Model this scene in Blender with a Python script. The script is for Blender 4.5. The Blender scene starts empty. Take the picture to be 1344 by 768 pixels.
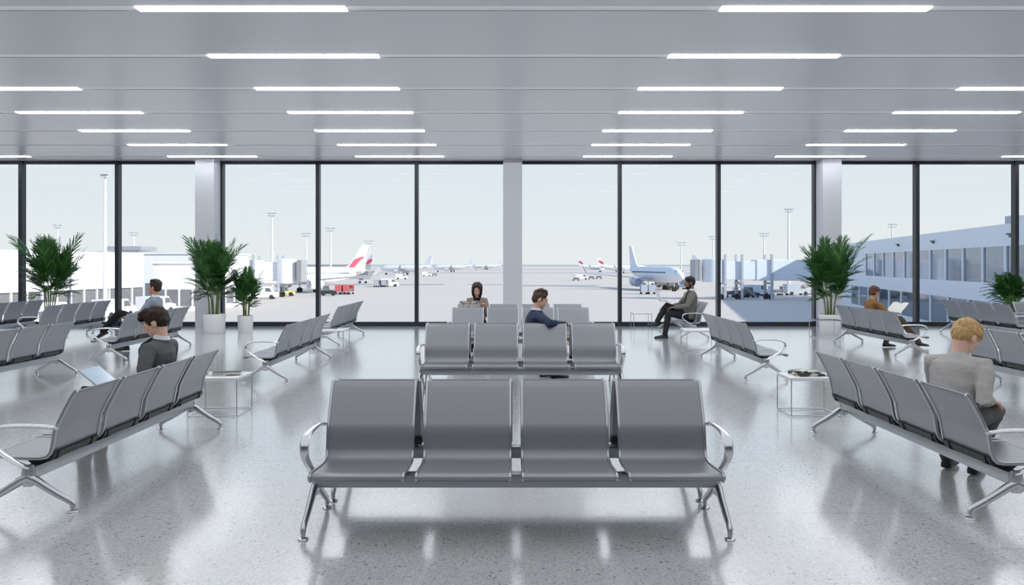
import bpy, bmesh, math, random
from mathutils import Vector, Matrix, noise
random.seed(7)
PI = math.pi
SC = bpy.context.scene
COL = SC.collection

# ------------------------------------------------------------------ helpers
def lin(c):
    return tuple((v/12.92 if v <= .04045 else ((v+.055)/1.055)**2.4) for v in [x/255 for x in c])

class MB:
    """collects vertices and faces; build() links ONE mesh object"""
    def __init__(s): s.v = []; s.f = []; s.m = []; s.uv = {}
    def add(s, vs, fs, mi=0):
        o = len(s.v); s.v += [Vector(v) for v in vs]
        for f in fs: s.f.append([i+o for i in f]); s.m.append(mi)
        return s
    def box(s, c, d, R=None, mi=0, bev=0):
        if bev:
            bm = bmesh.new(); bmesh.ops.create_cube(bm, size=1)
            for v in bm.verts: v.co = Vector((v.co.x*d[0], v.co.y*d[1], v.co.z*d[2]))
            bmesh.ops.bevel(bm, geom=bm.edges[:], offset=bev, segments=2, affect='EDGES', profile=.6)
            bm.verts.ensure_lookup_table()
            vs = [v.co.copy() for v in bm.verts]; fs = [[v.index for v in f.verts] for f in bm.faces]; bm.free()
        else:
            hx, hy, hz = d[0]/2, d[1]/2, d[2]/2
            vs = [Vector((x, y, z)) for x in (-hx, hx) for y in (-hy, hy) for z in (-hz, hz)]
            fs = [(0,1,3,2),(4,6,7,5),(0,4,5,1),(2,3,7,6),(0,2,6,4),(1,5,7,3)]
        if R is not None: vs = [R @ v for v in vs]
        c = Vector(c)
        return s.add([v+c for v in vs], fs, mi)
    def loft(s, rings, mi=0, cap=True, closed=False):
        n = len(rings[0]); vs = [p for r in rings for p in r]; fs = []
        for i in range(len(rings)-1 + (1 if closed else 0)):
            a = i*n; b = ((i+1) % len(rings))*n
            for j in range(n):
                k = (j+1) % n; fs.append((a+j, a+k, b+k, b+j))
        if cap and not closed:
            fs.append(tuple(reversed(range(n)))); fs.append(tuple(range((len(rings)-1)*n, len(rings)*n)))
        return s.add(vs, fs, mi)
    def tube(s, path, rad, seg=10, mi=0, up=None, flat=None, round_ends=False):
        """rad: number or list; flat: (a,b) factors of the section along side / normal"""
        path = [Vector(p) for p in path]; n = len(path)
        if not isinstance(rad, (list, tuple)): rad = [rad]*n
        rad = list(rad)
        if round_ends:
            d0 = (path[0]-path[1]).normalized(); d1 = (path[-1]-path[-2]).normalized(); r0, r1 = rad[0], rad[-1]
            path = [path[0]+d0*r0*.95, path[0]+d0*r0*.6] + path + [path[-1]+d1*r1*.6, path[-1]+d1*r1*.95]
            rad = [r0*.3, r0*.8] + rad + [r1*.8, r1*.3]; n = len(path)
        rings = []; nv = None
        for i in range(n):
            t = (path[min(i+1, n-1)]-path[max(i-1, 0)]).normalized()
            if nv is None:
                u = Vector(up) if up is not None else (Vector((0,0,1)) if abs(t.z) < .9 else Vector((1,0,0)))
                nv = (u - t*u.dot(t)).normalized()
            else:
                nv = (nv - t*nv.dot(t)).normalized()
            b = t.cross(nv)
            fa, fb = flat if flat else (1, 1)
            rings.append([path[i] + (nv*math.cos(a)*fb + b*math.sin(a)*fa)*rad[i] for a in [2*PI*k/seg for k in range(seg)]])
        return s.loft(rings, mi)
    def lathe(s, prof, c=(0,0,0), seg=24, M=None, mi=0):
        rings = []
        for r, z in prof:
            ring = [Vector((r*math.cos(2*PI*k/seg), r*math.sin(2*PI*k/seg), z)) for k in range(seg)]
            if M is not None: ring = [M @ p for p in ring]
            rings.append([p+Vector(c) for p in ring])
        return s.loft(rings, mi)
    def ell(s, c, r, B=None, seg=14, mi=0):
        vs = []; fs = []; c = Vector(c); n = seg; m = seg//2+1
        for i in range(m+1):
            th = PI*i/m
            for j in range(n):
                ph = 2*PI*j/n
                p = Vector((r[0]*math.sin(th)*math.cos(ph), r[1]*math.sin(th)*math.sin(ph), r[2]*math.cos(th)))
                if i in (0, m): p = Vector((1e-4*math.cos(ph), 1e-4*math.sin(ph), r[2]*math.cos(th)))
                vs.append(c + (B @ p if B is not None else p))
        for i in range(m):
            for j in range(n):
                k = (j+1) % n; fs.append((i*n+j, (i+1)*n+j, (i+1)*n+k, i*n+k))
        fs.append(tuple(range(n))); fs.append(tuple(reversed(range(m*n, m*n+n))))
        return s.add(vs, fs, mi)
    def prism(s, poly, axis_vec, mi=0):
        n = len(poly); a = Vector(axis_vec); p = [Vector(q) for q in poly]
        return s.add(p + [q+a for q in p], [tuple(reversed(range(n))), tuple(range(n, 2*n))] + [(i, (i+1) % n, n+(i+1) % n, n+i) for i in range(n)], mi)
    def mesh(s, name, mats, smooth=True, ang=40):
        me = bpy.data.meshes.new(name); me.from_pydata([tuple(v) for v in s.v], [], s.f)
        for m in (mats if isinstance(mats, (list, tuple)) else [mats]): me.materials.append(m)
        for p, mi in zip(me.polygons, s.m): p.material_index = mi; p.use_smooth = smooth
        bm = bmesh.new(); bm.from_mesh(me); bmesh.ops.recalc_face_normals(bm, faces=bm.faces); bm.to_mesh(me); bm.free()
        if smooth and ang: me.set_sharp_from_angle(angle=math.radians(ang))
        me.update(); return me
    def build(s, name, mats, parent=None, smooth=True, ang=40):
        o = bpy.data.objects.new(name, s.mesh(name, mats, smooth, ang)); COL.objects.link(o)
        if parent is not None: o.parent = parent
        return o

def remesh(mb, name, mat, parent, vox=.007, it=4, disp=None):
    me = mb.mesh(name+'_raw', mat); o = bpy.data.objects.new('tmp', me); COL.objects.link(o)
    m = o.modifiers.new('r', 'REMESH'); m.mode = 'VOXEL'; m.voxel_size = vox
    if it:
        k = o.modifiers.new('s', 'SMOOTH'); k.factor = .5; k.iterations = it
    dg = bpy.context.evaluated_depsgraph_get(); dg.update()
    me2 = bpy.data.meshes.new_from_object(o.evaluated_get(dg)); me2.name = name
    bpy.data.objects.remove(o); bpy.data.meshes.remove(me)
    if not me2.materials: me2.materials.append(mat)
    if disp:
        amp, sc = disp; nor = [v.normal.copy() for v in me2.vertices]
        for v, nn in zip(me2.vertices, nor):
            q = Vector((v.co.x*sc[0], v.co.y*sc[1], v.co.z*sc[2]))
            v.co += nn*amp*noise.fractal(q, 1.0, 2.0, 3)
    for p in me2.polygons: p.use_smooth = True
    o = bpy.data.objects.new(name, me2); COL.objects.link(o)
    if parent is not None: o.parent = parent
    return o

def tag(o, label=None, cat=None, group=None, kind=None):
    if label: o['label'] = label
    if cat: o['category'] = cat
    if group: o['group'] = group
    if kind: o['kind'] = kind
    return o
def empty(name, loc=(0,0,0), rz=0, label=None, cat=None, group=None):
    o = bpy.data.objects.new(name, None); COL.objects.link(o); o.location = loc; o.rotation_euler = (0,0,rz); o.empty_display_size = .1
    return tag(o, label, cat, group)
def copy_tree(o, parent=None):
    c = o.copy(); COL.objects.link(c)
    if parent is not None: c.parent = parent
    for ch in [x for x in o.children]: copy_tree(ch, c)
    return c

# ------------------------------------------------------------------ materials
def mat(name, col, rough=.5, metal=0, spec=.5, var=.06, scale=6, bump=0, bscale=60, coat=0, aniso=None, emit=0):
    m = bpy.data.materials.new(name); m.use_nodes = True; nt = m.node_tree; N = nt.nodes; L = nt.links
    b = N['Principled BSDF']; b.inputs['Roughness'].default_value = rough; b.inputs['Metallic'].default_value = metal
    b.inputs['Specular IOR Level'].default_value = spec; b.inputs['Coat Weight'].default_value = coat
    c = lin(col); tc = N.new('ShaderNodeTexCoord')
    nz = N.new('ShaderNodeTexNoise'); nz.inputs['Scale'].default_value = scale; nz.inputs['Detail'].default_value = 4
    L.new(tc.outputs['Object'], nz.inputs['Vector'])
    mx = N.new('ShaderNodeMix'); mx.data_type = 'RGBA'
    mx.inputs['A'].default_value = tuple(v*(1-var) for v in c)+(1,); mx.inputs['B'].default_value = tuple(min(1, v*(1+var)) for v in c)+(1,)
    L.new(nz.outputs['Fac'], mx.inputs['Factor']); L.new(mx.outputs['Result'], b.inputs['Base Color'])
    if bump:
        n2 = N.new('ShaderNodeTexNoise'); n2.inputs['Scale'].default_value = bscale; n2.inputs['Detail'].default_value = 3
        if aniso:
            mp = N.new('ShaderNodeMapping'); mp.inputs['Scale'].default_value = aniso
            L.new(tc.outputs['Object'], mp.inputs['Vector']); L.new(mp.outputs['Vector'], n2.inputs['Vector'])
        else: L.new(tc.outputs['Object'], n2.inputs['Vector'])
        bp = N.new('ShaderNodeBump'); bp.inputs['Strength'].default_value = bump; bp.inputs['Distance'].default_value = .01
        L.new(n2.outputs['Fac'], bp.inputs['Height']); L.new(bp.outputs['Normal'], b.inputs['Normal'])
    if emit:
        L.new(mx.outputs['Result'], b.inputs['Emission Color']); b.inputs['Emission Strength'].default_value = emit
    return m

def emission(name, col, st):
    m = bpy.data.materials.new(name); m.use_nodes = True; nt = m.node_tree; nt.nodes.clear()
    e = nt.nodes.new('ShaderNodeEmission'); o = nt.nodes.new('ShaderNodeOutputMaterial')
    e.inputs['Color'].default_value = lin(col)+(1,); e.inputs['Strength'].default_value = st
    nt.links.new(e.outputs[0], o.inputs['Surface']); return m

def glass_mat(name, col, refl=.08, rough=.0):
    m = bpy.data.materials.new(name); m.use_nodes = True; nt = m.node_tree; nt.nodes.clear(); N = nt.nodes; L = nt.links
    t = N.new('ShaderNodeBsdfTransparent'); t.inputs['Color'].default_value = lin(col)+(1,)
    g = N.new('ShaderNodeBsdfGlossy'); g.inputs['Roughness'].default_value = rough
    fr = N.new('ShaderNodeFresnel'); fr.inputs['IOR'].default_value = 1.45
    ml = N.new('ShaderNodeMath'); ml.operation = 'MULTIPLY'; ml.inputs[1].default_value = refl*10
    L.new(fr.outputs[0], ml.inputs[0])
    mx = N.new('ShaderNodeMixShader'); o = N.new('ShaderNodeOutputMaterial')
    L.new(ml.outputs[0], mx.inputs[0]); L.new(t.outputs[0], mx.inputs[1]); L.new(g.outputs[0], mx.inputs[2]); L.new(mx.outputs[0], o.inputs['Surface'])
    return m

def perforated(name, col):
    """grey powder-coated sheet with a staggered grid of punched dots (UV in metres)"""
    m = mat(name, col, rough=.38, metal=.55, var=.03, scale=2); nt = m.node_tree; N = nt.nodes; L = nt.links; b = N['Principled BSDF']
    base = b.inputs['Base Color'].links[0].from_socket
    uv = N.new('ShaderNodeUVMap'); uv.uv_map = 'UVMap'
    sp = N.new('ShaderNodeSeparateXYZ'); L.new(uv.outputs[0], sp.inputs[0])
    def math_(op, a, bb=None):
        n = N.new('ShaderNodeMath'); n.operation = op
        for i, x in enumerate((a, bb)):
            if x is None: continue
            if isinstance(x, (int, float)): n.inputs[i].default_value = x
            else: L.new(x, n.inputs[i])
        return n.outputs[0]
    p = .015
    v = math_('DIVIDE', sp.outputs[1], p); row = math_('FLOOR', v); odd = math_('MULTIPLY', math_('MODULO', row, 2), .5)
    u = math_('ADD', math_('DIVIDE', sp.outputs[0], p), odd)
    fu = math_('SUBTRACT', math_('FRACT', u), .5); fv = math_('SUBTRACT', math_('FRACT', v), .5)
    d = math_('SQRT', math_('ADD', math_('MULTIPLY', fu, fu), math_('MULTIPLY', fv, fv)))
    hole = math_('LESS_THAN', d, .27)
    # a plain margin round the sheet and along the front lip
    au = math_('ABSOLUTE', sp.outputs[0]); inn = math_('MULTIPLY', math_('LESS_THAN', au, .235), math_('GREATER_THAN', sp.outputs[1], .10))
    inn = math_('MULTIPLY', inn, math_('LESS_THAN', sp.outputs[1], .86))
    k = math_('MULTIPLY', math_('MULTIPLY', hole, inn), .27)
    mx = N.new('ShaderNodeMix'); mx.data_type = 'RGBA'; L.new(k, mx.inputs['Factor']); L.new(base, mx.inputs['A']); mx.inputs['B'].default_value = (.02,.02,.022,1)
    L.new(mx.outputs['Result'], b.inputs['Base Color'])
    return m

M = {}
M['steel'] = perforated('perforated_steel', (150,152,157))
M['chrome'] = mat('chrome', (205,207,210), rough=.16, metal=1, var=.02)
M['rail'] = mat('rail_metal', (178,180,184), rough=.28, metal=1, var=.03)
M['alu'] = mat('cast_aluminium', (198,200,204), rough=.3, metal=1, var=.03)
M['beam'] = mat('beam_paint', (170,173,177), rough=.3, metal=.85, var=.03)
M['black'] = mat('black_plastic', (22,23,25), rough=.45)
M['ceil'] = mat('ceiling_panel_paint', (204,207,212), rough=.3, var=.02, scale=.6)
M['slot'] = mat('ceiling_slot_paint', (252,252,253), rough=.5, var=.01)
M['wall'] = mat('wall_paint', (225,226,228), rough=.6, var=.02)
M['wall_dim'] = mat('back_wall_paint', (150,152,156), rough=.6, var=.02)
M['column'] = mat('column_paint', (198,200,206), rough=.5, var=.02)
M['frame'] = mat('anthracite_frame', (48,52,57), rough=.35, metal=.3)
M['glass'] = glass_mat('window_glass', (252,254,254), refl=.012)
M['light'] = emission('light_diffuser', (246,250,255), 11)
M['tabletop'] = mat('white_tabletop', (232,233,234), rough=.25, spec=.5, var=.01)
M['tglass'] = glass_mat('table_glass', (236,242,243), refl=.1)
M['pot'] = mat('white_pot', (236,236,236), rough=.35, var=.02)
M['soil'] = mat('soil', (58,46,36), rough=.9, var=.3, scale=40)
M['paper'] = mat('paper', (226,224,218), rough=.7, var=.03)
M['apron'] = None

def floor_material():
    m = bpy.data.materials.new('terrazzo'); m.use_nodes = True; nt = m.node_tree; N = nt.nodes; L = nt.links; b = N['Principled BSDF']
    tc = N.new('ShaderNodeTexCoord'); P = tc.outputs['Object']
    def chips(scale, lo, hi, seed):
        mp = N.new('ShaderNodeMapping'); mp.inputs['Location'].default_value = (seed, seed*2, 0); L.new(P, mp.inputs[0])
        nz = N.new('ShaderNodeTexNoise'); nz.inputs['Scale'].default_value = scale*.8; L.new(mp.outputs[0], nz.inputs['Vector'])
        ad = N.new('ShaderNodeMix'); ad.data_type = 'RGBA'; ad.blend_type = 'LINEAR_LIGHT'; ad.inputs['Factor'].default_value = .018
        L.new(mp.outputs[0], ad.inputs['A']); L.new(nz.outputs['Color'], ad.inputs['B'])
        v = N.new('ShaderNodeTexVoronoi'); v.inputs['Scale'].default_value = scale; v.inputs['Randomness'].default_value = 1
        L.new(ad.outputs['Result'], v.inputs['Vector'])
        s = N.new('ShaderNodeSeparateColor'); L.new(v.outputs['Color'], s.inputs[0])
        a = N.new('ShaderNodeMath'); a.operation = 'GREATER_THAN'; a.inputs[1].default_value = lo; L.new(s.outputs[0], a.inputs[0])
        d = N.new('ShaderNodeMath'); d.operation = 'LESS_THAN'; d.inputs[1].default_value = hi; L.new(v.outputs['Distance'], d.inputs[0])
        k = N.new('ShaderNodeMath'); k.operation = 'MULTIPLY'; L.new(a.outputs[0], k.inputs[0]); L.new(d.outputs[0], k.inputs[1])
        return k.outputs[0]
    def mix(fac, A, B, amt=1):
        mx = N.new('ShaderNodeMix'); mx.data_type = 'RGBA'
        if amt != 1:
            q = N.new('ShaderNodeMath'); q.operation = 'MULTIPLY'; q.inputs[1].default_value = amt; L.new(fac, q.inputs[0]); fac = q.outputs[0]
        L.new(fac, mx.inputs['Factor'])
        for nme, x in (('A', A), ('B', B)):
            if isinstance(x, tuple): mx.inputs[nme].default_value = lin(x)+(1,)
            else: L.new(x, mx.inputs[nme])
        return mx.outputs['Result']
    big = N.new('ShaderNodeTexNoise'); big.inputs['Scale'].default_value = .5; L.new(P, big.inputs['Vector'])
    c = mix(big.outputs['Fac'], (193,195,197), (203,205,207))
    c = mix(chips(75, .72, .45, 1.3), c, (222,221,219), .8)
    c = mix(chips(60, .80, .38, 4.1), c, (160,157,154), .75)
    c = mix(chips(110, .80, .42, 7.7), c, (140,136,133), .7)
    c = mix(chips(42, .90, .33, 9.2), c, (116,114,113), .75)
    c = mix(chips(160, .86, .5, 2.2), c, (104,102,102), .7)
    sp = N.new('ShaderNodeSeparateXYZ'); L.new(P, sp.inputs[0])
    def joint(sock, off):
        a = N.new('ShaderNodeMath'); a.operation = 'SUBTRACT'; a.inputs[1].default_value = off; L.new(sock, a.inputs[0])
        d = N.new('ShaderNodeMath'); d.operation = 'PINGPONG'; d.inputs[1].default_value = .61; L.new(a.outputs[0], d.inputs[0])
        l = N.new('ShaderNodeMath'); l.operation = 'LESS_THAN'; l.inputs[1].default_value = .0022; L.new(d.outputs[0], l.inputs[0]); return l.outputs[0]
    c = mix(joint(sp.outputs[0], .77), c, (120,120,122), .28)
    c = mix(joint(sp.outputs[1], 4.59), c, (110,110,112), .75)
    L.new(c, b.inputs['Base Color'])
    b.inputs['Roughness'].default_value = .19; b.inputs['IOR'].default_value = 1.75; b.inputs['Specular IOR Level'].default_value = .9; b.inputs['Coat Weight'].default_value = .8; b.inputs['Coat Roughness'].default_value = .14; b.inputs['Coat IOR'].default_value = 1.6
    return m
M['floor'] = floor_material()

# ------------------------------------------------------------------ room shell
XL, XR, YB, YW, ZC = -15.2, 15.2, -6.0, 18.5, 4.0
def struct(name, mb, m, smooth=False, parent=None):
    o = mb.build(name, m, parent, smooth=smooth, ang=30)
    if parent is None: o['kind'] = 'structure'
    return o
struct('floor', MB().box(((XL+XR)/2, (YB+YW+.1)/2, -.1), (XR-XL+.6, YW-YB+.5, .2)), M['floor'])
ROWS = [7.45+1.7*i for i in range(-8, 7)]
c = MB()
c.box(((XL+XR)/2, (YB+YW)/2, ZC+.11), (XR-XL+.6, YW-YB+.6, .2), mi=1)
edges = [YB-.2]
for y in ROWS: edges += [y-.075, y+.075]
edges.append(YW+.2)
for i in range(0, len(edges), 2):
    c.box(((XL+XR)/2, (edges[i]+edges[i+1])/2, ZC+.03), (XR-XL+.6, edges[i+1]-edges[i], .06))
struct('ceiling', c, [M['ceil'], M['slot']])
for s, x in (('left', XL-.1), ('right', XR+.1)):
    struct('wall_'+s, MB().box((x, (YB+YW)/2, ZC/2), (.2, YW-YB+.4, ZC+.1)), M['wall'])
struct('wall_back', MB().box((0, YB-.1, ZC/2), (XR-XL+.4, .2, ZC+.1)), M['wall_dim'])
for n, x in (('column', .015), ('column', -7.265), ('column', 7.565)):
    o = struct(n, MB().box((x, 18.225, ZC/2), (.45, .45, ZC), bev=.006), M['column'])
# glazing
MUL = [-14.25,-11.88,-9.55,-7.03,-4.70,-2.31,.10,2.61,5.0,7.34,9.80,12.2,14.6]
edgesx = [XL]+MUL+[XR]
for i in range(len(edgesx)-1):
    a, b = edgesx[i], edgesx[i+1]; w = b-a
    fr = MB()
    fr.box(((a+b)/2, YW, .05), (w, .12, .11)); fr.box(((a+b)/2, YW, 3.965), (w, .12, .075))
    o = struct('window_%d' % (i+1), fr, M['frame'])
    pn = MB().box(((a+b)/2, YW, 2.0), (w-.06, .012, 3.85)).build('pane', M['glass'], o, smooth=False)
    if i < len(MUL): MB().box((b, YW-.02, 2.0), (.09, .17, 3.99), bev=.004).build('mullion', M['frame'], o, smooth=False)

# ceiling lights
XS = {0:(-2.64,3.06), 1:(-2.62,2.9), 2:(-2.63,2.82), 3:(-2.66,2.78), 4:(-2.66,2.72), 5:(-2.62,2.7), 6:(-2.6,2.68)}
LT = None
side_names = {-2:'outermost left', -1:'left', 0:'centre left', 1:'centre right', 2:'right', 3:'outermost right'}
row_names = ['nearest', 'second nearest', 'third nearest', 'fourth nearest', 'third from the window', 'second from the window', 'closest to the window']
def ceiling_light(x, y, label):
    global LT
    if LT is None:
        LT = empty('ceiling_light', (x,y,ZC)); MB().box((0,0,.005), (2.06,.146,.008)).build('housing', M['slot'], LT, smooth=False)
        MB().box((0,0,-.002), (2.04,.128,.01)).build('diffuser', M['light'], LT, smooth=False); o = LT
    else:
        o = copy_tree(LT); o.location = (x,y,ZC)
    tag(o, label, 'ceiling light', 'linear lights in the ceiling slots')
for i, y in enumerate(ROWS):
    r = i-8
    xc = XS.get(r, (-2.64, 2.9)); xs = [(-2,-12.2),(-1,-7.3+.06*max(r,0)),(0,xc[0]),(1,xc[1]),(2,7.5-.06*max(r,0)),(3,12.4)]
    for k, x in xs:
        if r < 0 or (k in (-1, 2) and r < 2) or (k in (-2, 3) and r < 6): continue      # outside the frame
        lb = 'white linear light, %s of the %s ceiling row' % (side_names[k], row_names[r])
        ceiling_light(x, y, lb)

# ------------------------------------------------------------------ benches
PROF = [(-.272,.318),(-.29,.332),(-.292,.348),(-.275,.357),(-.22,.356),(-.12,.347),(-.02,.341),(.05,.341),(.088,.350),(.108,.372),(.118,.41),(.127,.47),(.136,.525),(.146,.548),(.174,.61),(.207,.68),(.240,.745),(.261,.778),(.272,.785)]
def seat_shell():
    bm = bmesh.new(); uvl = bm.loops.layers.uv.new('UVMap'); W = .252; NX = 8; th = .007
    P = [Vector((0,y,z)) for y, z in PROF]; n = len(P); s = [0]
    for i in range(1, n): s.append(s[-1]+(P[i]-P[i-1]).length)
    nr = []
    for i in range(n):
        t = (P[min(i+1,n-1)]-P[max(i-1,0)]).normalized(); nr.append(Vector((0, t.z, -t.y)))   # outward / below
    grid = {}
    for side in (0, 1):
        for i in range(n):
            for j in range(NX+1):
                x = -W+2*W*j/NX
                q = P[i]+nr[i]*(th*side) ; grid[side,i,j] = bm.verts.new((x, q.y, q.z))
    def face(vs, uvs):
        f = bm.faces.new(vs); f.smooth = True
        for l, uvv in zip(f.loops, uvs): l[uvl].uv = uvv
    for side in (0, 1):
        for i in range(n-1):
            for j in range(NX):
                ks = [(i,j),(i,j+1),(i+1,j+1),(i+1,j)]
                if side == 0: ks = ks[::-1]
                face([grid[side,a,b] for a, b in ks], [(-W+2*W*b/NX, s[a]) for a, b in ks])
    for i in range(n-1):
        for j in (0, NX):
            face([grid[0,i,j],grid[0,i+1,j],grid[1,i+1,j],grid[1,i,j]], [(.3,0)]*4)
    for i in (0, n-1):
        for j in range(NX): face([grid[0,i,j],grid[0,i,j+1],grid[1,i,j+1],grid[1,i,j]], [(.3,0)]*4)
    bmesh.ops.recalc_face_normals(bm, faces=bm.faces)
    me = bpy.data.meshes.new('seat'); bm.to_mesh(me); bm.free(); me.materials.append(M['steel']); me.set_sharp_from_angle(angle=math.radians(50)); return me
def make_bench():
    root = empty('beam_bench')
    MB().box((0, 0, .252), (2.30, .075, .078), bev=.006).build('beam', M['beam'], root)
    sm = seat_shell(); rail = None
    rb = []
    for sx in (-1, 1):
        r = MB(); rings = []
        P = [Vector((0,y,z)) for y, z in PROF]; n = len(P)
        for i in range(n):
            t = (P[min(i+1,n-1)]-P[max(i-1,0)]).normalized(); nn = Vector((0, t.z, -t.y)); x = sx*.2545
            a = .0085; q = P[i]+nn*.0035
            rings.append([q+Vector((x+a*sa,0,0))+nn*sb*.0115 for sa, sb in ((-1,-.6),(-.6,-1),(.6,-1),(1,-.6),(1,.6),(.6,1),(-.6,1),(-1,.6))])
        r.loft(rings); rb.append(r.mesh('edge_rail', M['rail'], ang=60))
    bk = MB()
    for sx in (-1, 1):
        bk.prism([(sx*.19-.015, -.10,.337),(sx*.19-.015,-.04,.292),(sx*.19-.015,.04,.292),(sx*.19-.015,.125,.325),(sx*.19-.015,.136,.375),(sx*.19-.015,.120,.375),(sx*.19-.015,.112,.36),(sx*.19-.015,.094,.343),(sx*.19-.015,.05,.333),(sx*.19-.015,-.02,.333)], (.03,0,0))
    bk.loft([[Vector((x_,a_,b_)) for a_,b_ in ((.045,.332),(.090,.341),(.112,.360),(.119,.372),(.130,.372),(.124,.345),(.104,.322),(.045,.318))] for x_ in (-.248,.248)]); bk.box((0, 0, .314), (.42, .08, .046))
    bkm = bk.mesh('seat_bracket', M['black'])
    for i in range(4):
        x = -.87+.58*i
        o = bpy.data.objects.new('seat', sm); COL.objects.link(o); o.parent = root; o.location = (x,0,0)
        for me, nm in ((rb[0],'edge_rail'),(rb[1],'edge_rail'),(bkm,'seat_bracket')):
            q = bpy.data.objects.new(nm, me); COL.objects.link(q); q.parent = o
            if nm == 'edge_rail': q['label'] = 'chrome edge rail'
            else: q['label'] = 'black seat bracket'
    for sx in (-1, 1):
        x = sx*1.163
        l = MB()
        l.tube([(x,.0,.305),(x,0,.26),(x,0,.20),(x,0,.165)], [.026,.034,.034,.024], seg=12, up=(0,1,0), flat=(.62,1.25))
        for sy in (-1, 1):
            l.tube([(x,sy*.0,.225),(x,sy*.05,.20),(x,sy*.11,.158),(x,sy*.18,.112),(x,sy*.235,.08),(x,sy*.262,.062),(x,sy*.27,.045),(x,sy*.27,.022)],
                   [.030,.028,.0245,.022,.0205,.020,.0185,.016], seg=12, up=(1,0,0), flat=(1.0,.8))
        lo = l.build('leg', M['alu'] , root)
        for sy in (-1, 1):
            MB().lathe([(.001,0),(.027,0),(.029,.004),(.026,.010),(.012,.014),(.010,.03)], (x,sy*.27,0), seg=16).build('glide', M['chrome'], lo)
        a = MB()
        pth = [(x,.005,.285),(x,-.05,.305),(x,-.115,.345),(x,-.18,.392),(x,-.225,.43),(x,-.247,.468),(x,-.243,.507),(x,-.215,.537),(x,-.165,.553),(x,-.08,.560),(x,.02,.560),(x,.10,.556),(x,.148,.549)]
        # smooth the path
        pv = [Vector(p) for p in pth]; sp = []
        for i in range(len(pv)-1):
            p0, p1, p2, p3 = pv[max(i-1,0)], pv[i], pv[i+1], pv[min(i+2,len(pv)-1)]
            for t in (0,.5): sp.append(.5*((2*p1)+(p2-p0)*t+(2*p0-5*p1+4*p2-p3)*t*t+(3*p1-p0-3*p2+p3)*t**3))
        sp.append(pv[-1]); k = len(sp)
        a.tube(sp, [.021+.003*math.sin(PI*i/(k-1)) for i in range(k)], seg=12, up=(1,0,0), flat=(.55,1.05), round_ends=True)
        a.box((x-sx*.015, .15, .545), (.04,.03,.022), bev=.004)
        a.build('armrest', M['chrome'], root)
    return root
SZ = .93
BENCHES = [  # x, y, facing rotation (0 faces the viewer), scale, label
 (.025, 4.42, 0, (1,1,1), 'large four-seat steel bench nearest the viewer in the middle, facing the camera'),
 (.03, 5.10, PI, (1,1,.985), 'steel bench back to back with the front middle bench, facing the windows'),
 (.10, 8.88, 0, (1,1,1), 'middle steel bench behind the front pair, facing the camera'),
 (.10, 9.56, PI, (1,1,1), 'steel bench under the man in the blue suit, facing the windows'),
 (.14, 12.36, 0, (1,1,1), 'steel bench in front of the woman in the beige cardigan'),
 (.14, 13.62, 0, (1,1,.99), 'steel bench the woman in the beige cardigan sits on'),
 (-2.93, 5.78, -PI/2, (1,1,SZ), 'big left bench under the man with the laptop and grey suit'),
 (-3.12, 10.80, -PI/2, (1,1,SZ), 'empty bench between the near left table and the middle left table'),
 (-3.42, 15.02, -PI/2, (1,1,SZ), 'bench beside the window on the left, beyond the middle left table'),
 (2.97, 5.65, PI/2, (1,1,SZ), 'big right bench under the blond person in the grey sweater'),
 (3.30, 11.05, PI/2, (1,1,SZ), 'empty bench between the near right table and the middle right table'),
 (3.66, 16.42, -PI/2, (1,1,SZ), 'bench by the window under the man with crossed legs and white laptop'),
 (-6.18, 9.17, -PI/2, (1,1,SZ), 'empty bench at the left frame edge, in front of the reclining man'),
 (-6.17, 12.82, -PI/2, (1,1,SZ), 'bench under the man in the light grey jacket looking up'),
 (-8.9, 15.27, -PI/2, (1,1,SZ), 'empty bench just left of the reclining man, before the left palm'),
 (-10.45, 15.45, -PI/2, (1,1,SZ), 'empty bench at the far left frame edge beside the left palm'),
 (5.93, 8.5, PI/2, (1,1,SZ), 'empty bench at the right frame edge, behind the blond person'),
 (6.45, 13.45, PI/2, (1,1,SZ), 'bench under the person in the brown jacket'),
 (9.67, 15.55, PI/2, (1,1,SZ), 'empty bench by the far right window, before the round bushy palm'),
 (11.42, 15.4, 0, (1,1,SZ), 'bench cut by the right frame edge, facing the camera below the bushy palm'),
]
proto = make_bench()
for i, (x, y, rz, s, lb) in enumerate(BENCHES):
    o = proto if i == 0 else copy_tree(proto)
    o.location = (x, y, 0); o.rotation_euler = (0,0,rz); o.scale = s
    tag(o, lb, 'bench', 'four-seat steel waiting benches')

# ------------------------------------------------------------------ side tables and what lies on them
def side_table(x0, x1, y0, y1, label, top):
    t = empty('side_table', ((x0+x1)/2, (y0+y1)/2, 0), 0, label, 'table', 'wire-frame side tables')
    w, d, h, r = (x1-x0)/2, (y1-y0)/2, .385, .006
    MB().box((0,0,h-.009), (2*w, 2*d, .018), bev=.004).build('tabletop', top, t)
    for z in (.012, h-.026):
        fr = MB()
        for a, b in (((-w,-d),(w,-d)),((w,-d),(w,d)),((w,d),(-w,d)),((-w,d),(-w,-d))):
            fr.tube([(a[0]*.985,a[1]*.985,z),(b[0]*.985,b[1]*.985,z)], r, seg=8)
        fr.build('wire_ring', M['alu'], t)
    for sx in (-1,1):
        for sy in (-1,1): MB().tube([(sx*w*.985,sy*d*.985,.006),(sx*w*.985,sy*d*.985,h-.018)], r, seg=8).build('leg', M['alu'], t)
    return t
side_table(-3.19,-2.70,7.48,7.92, 'white side table beyond the left bench, holding magazines', M['tabletop'])
side_table(2.74,3.23,7.48,7.88, 'white side table beyond the right bench, holding a folded newspaper', M['tabletop'])
side_table(-3.43,-2.85,12.88,13.36, 'white side table near the left window with a dark magazine', M['tabletop'])
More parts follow.
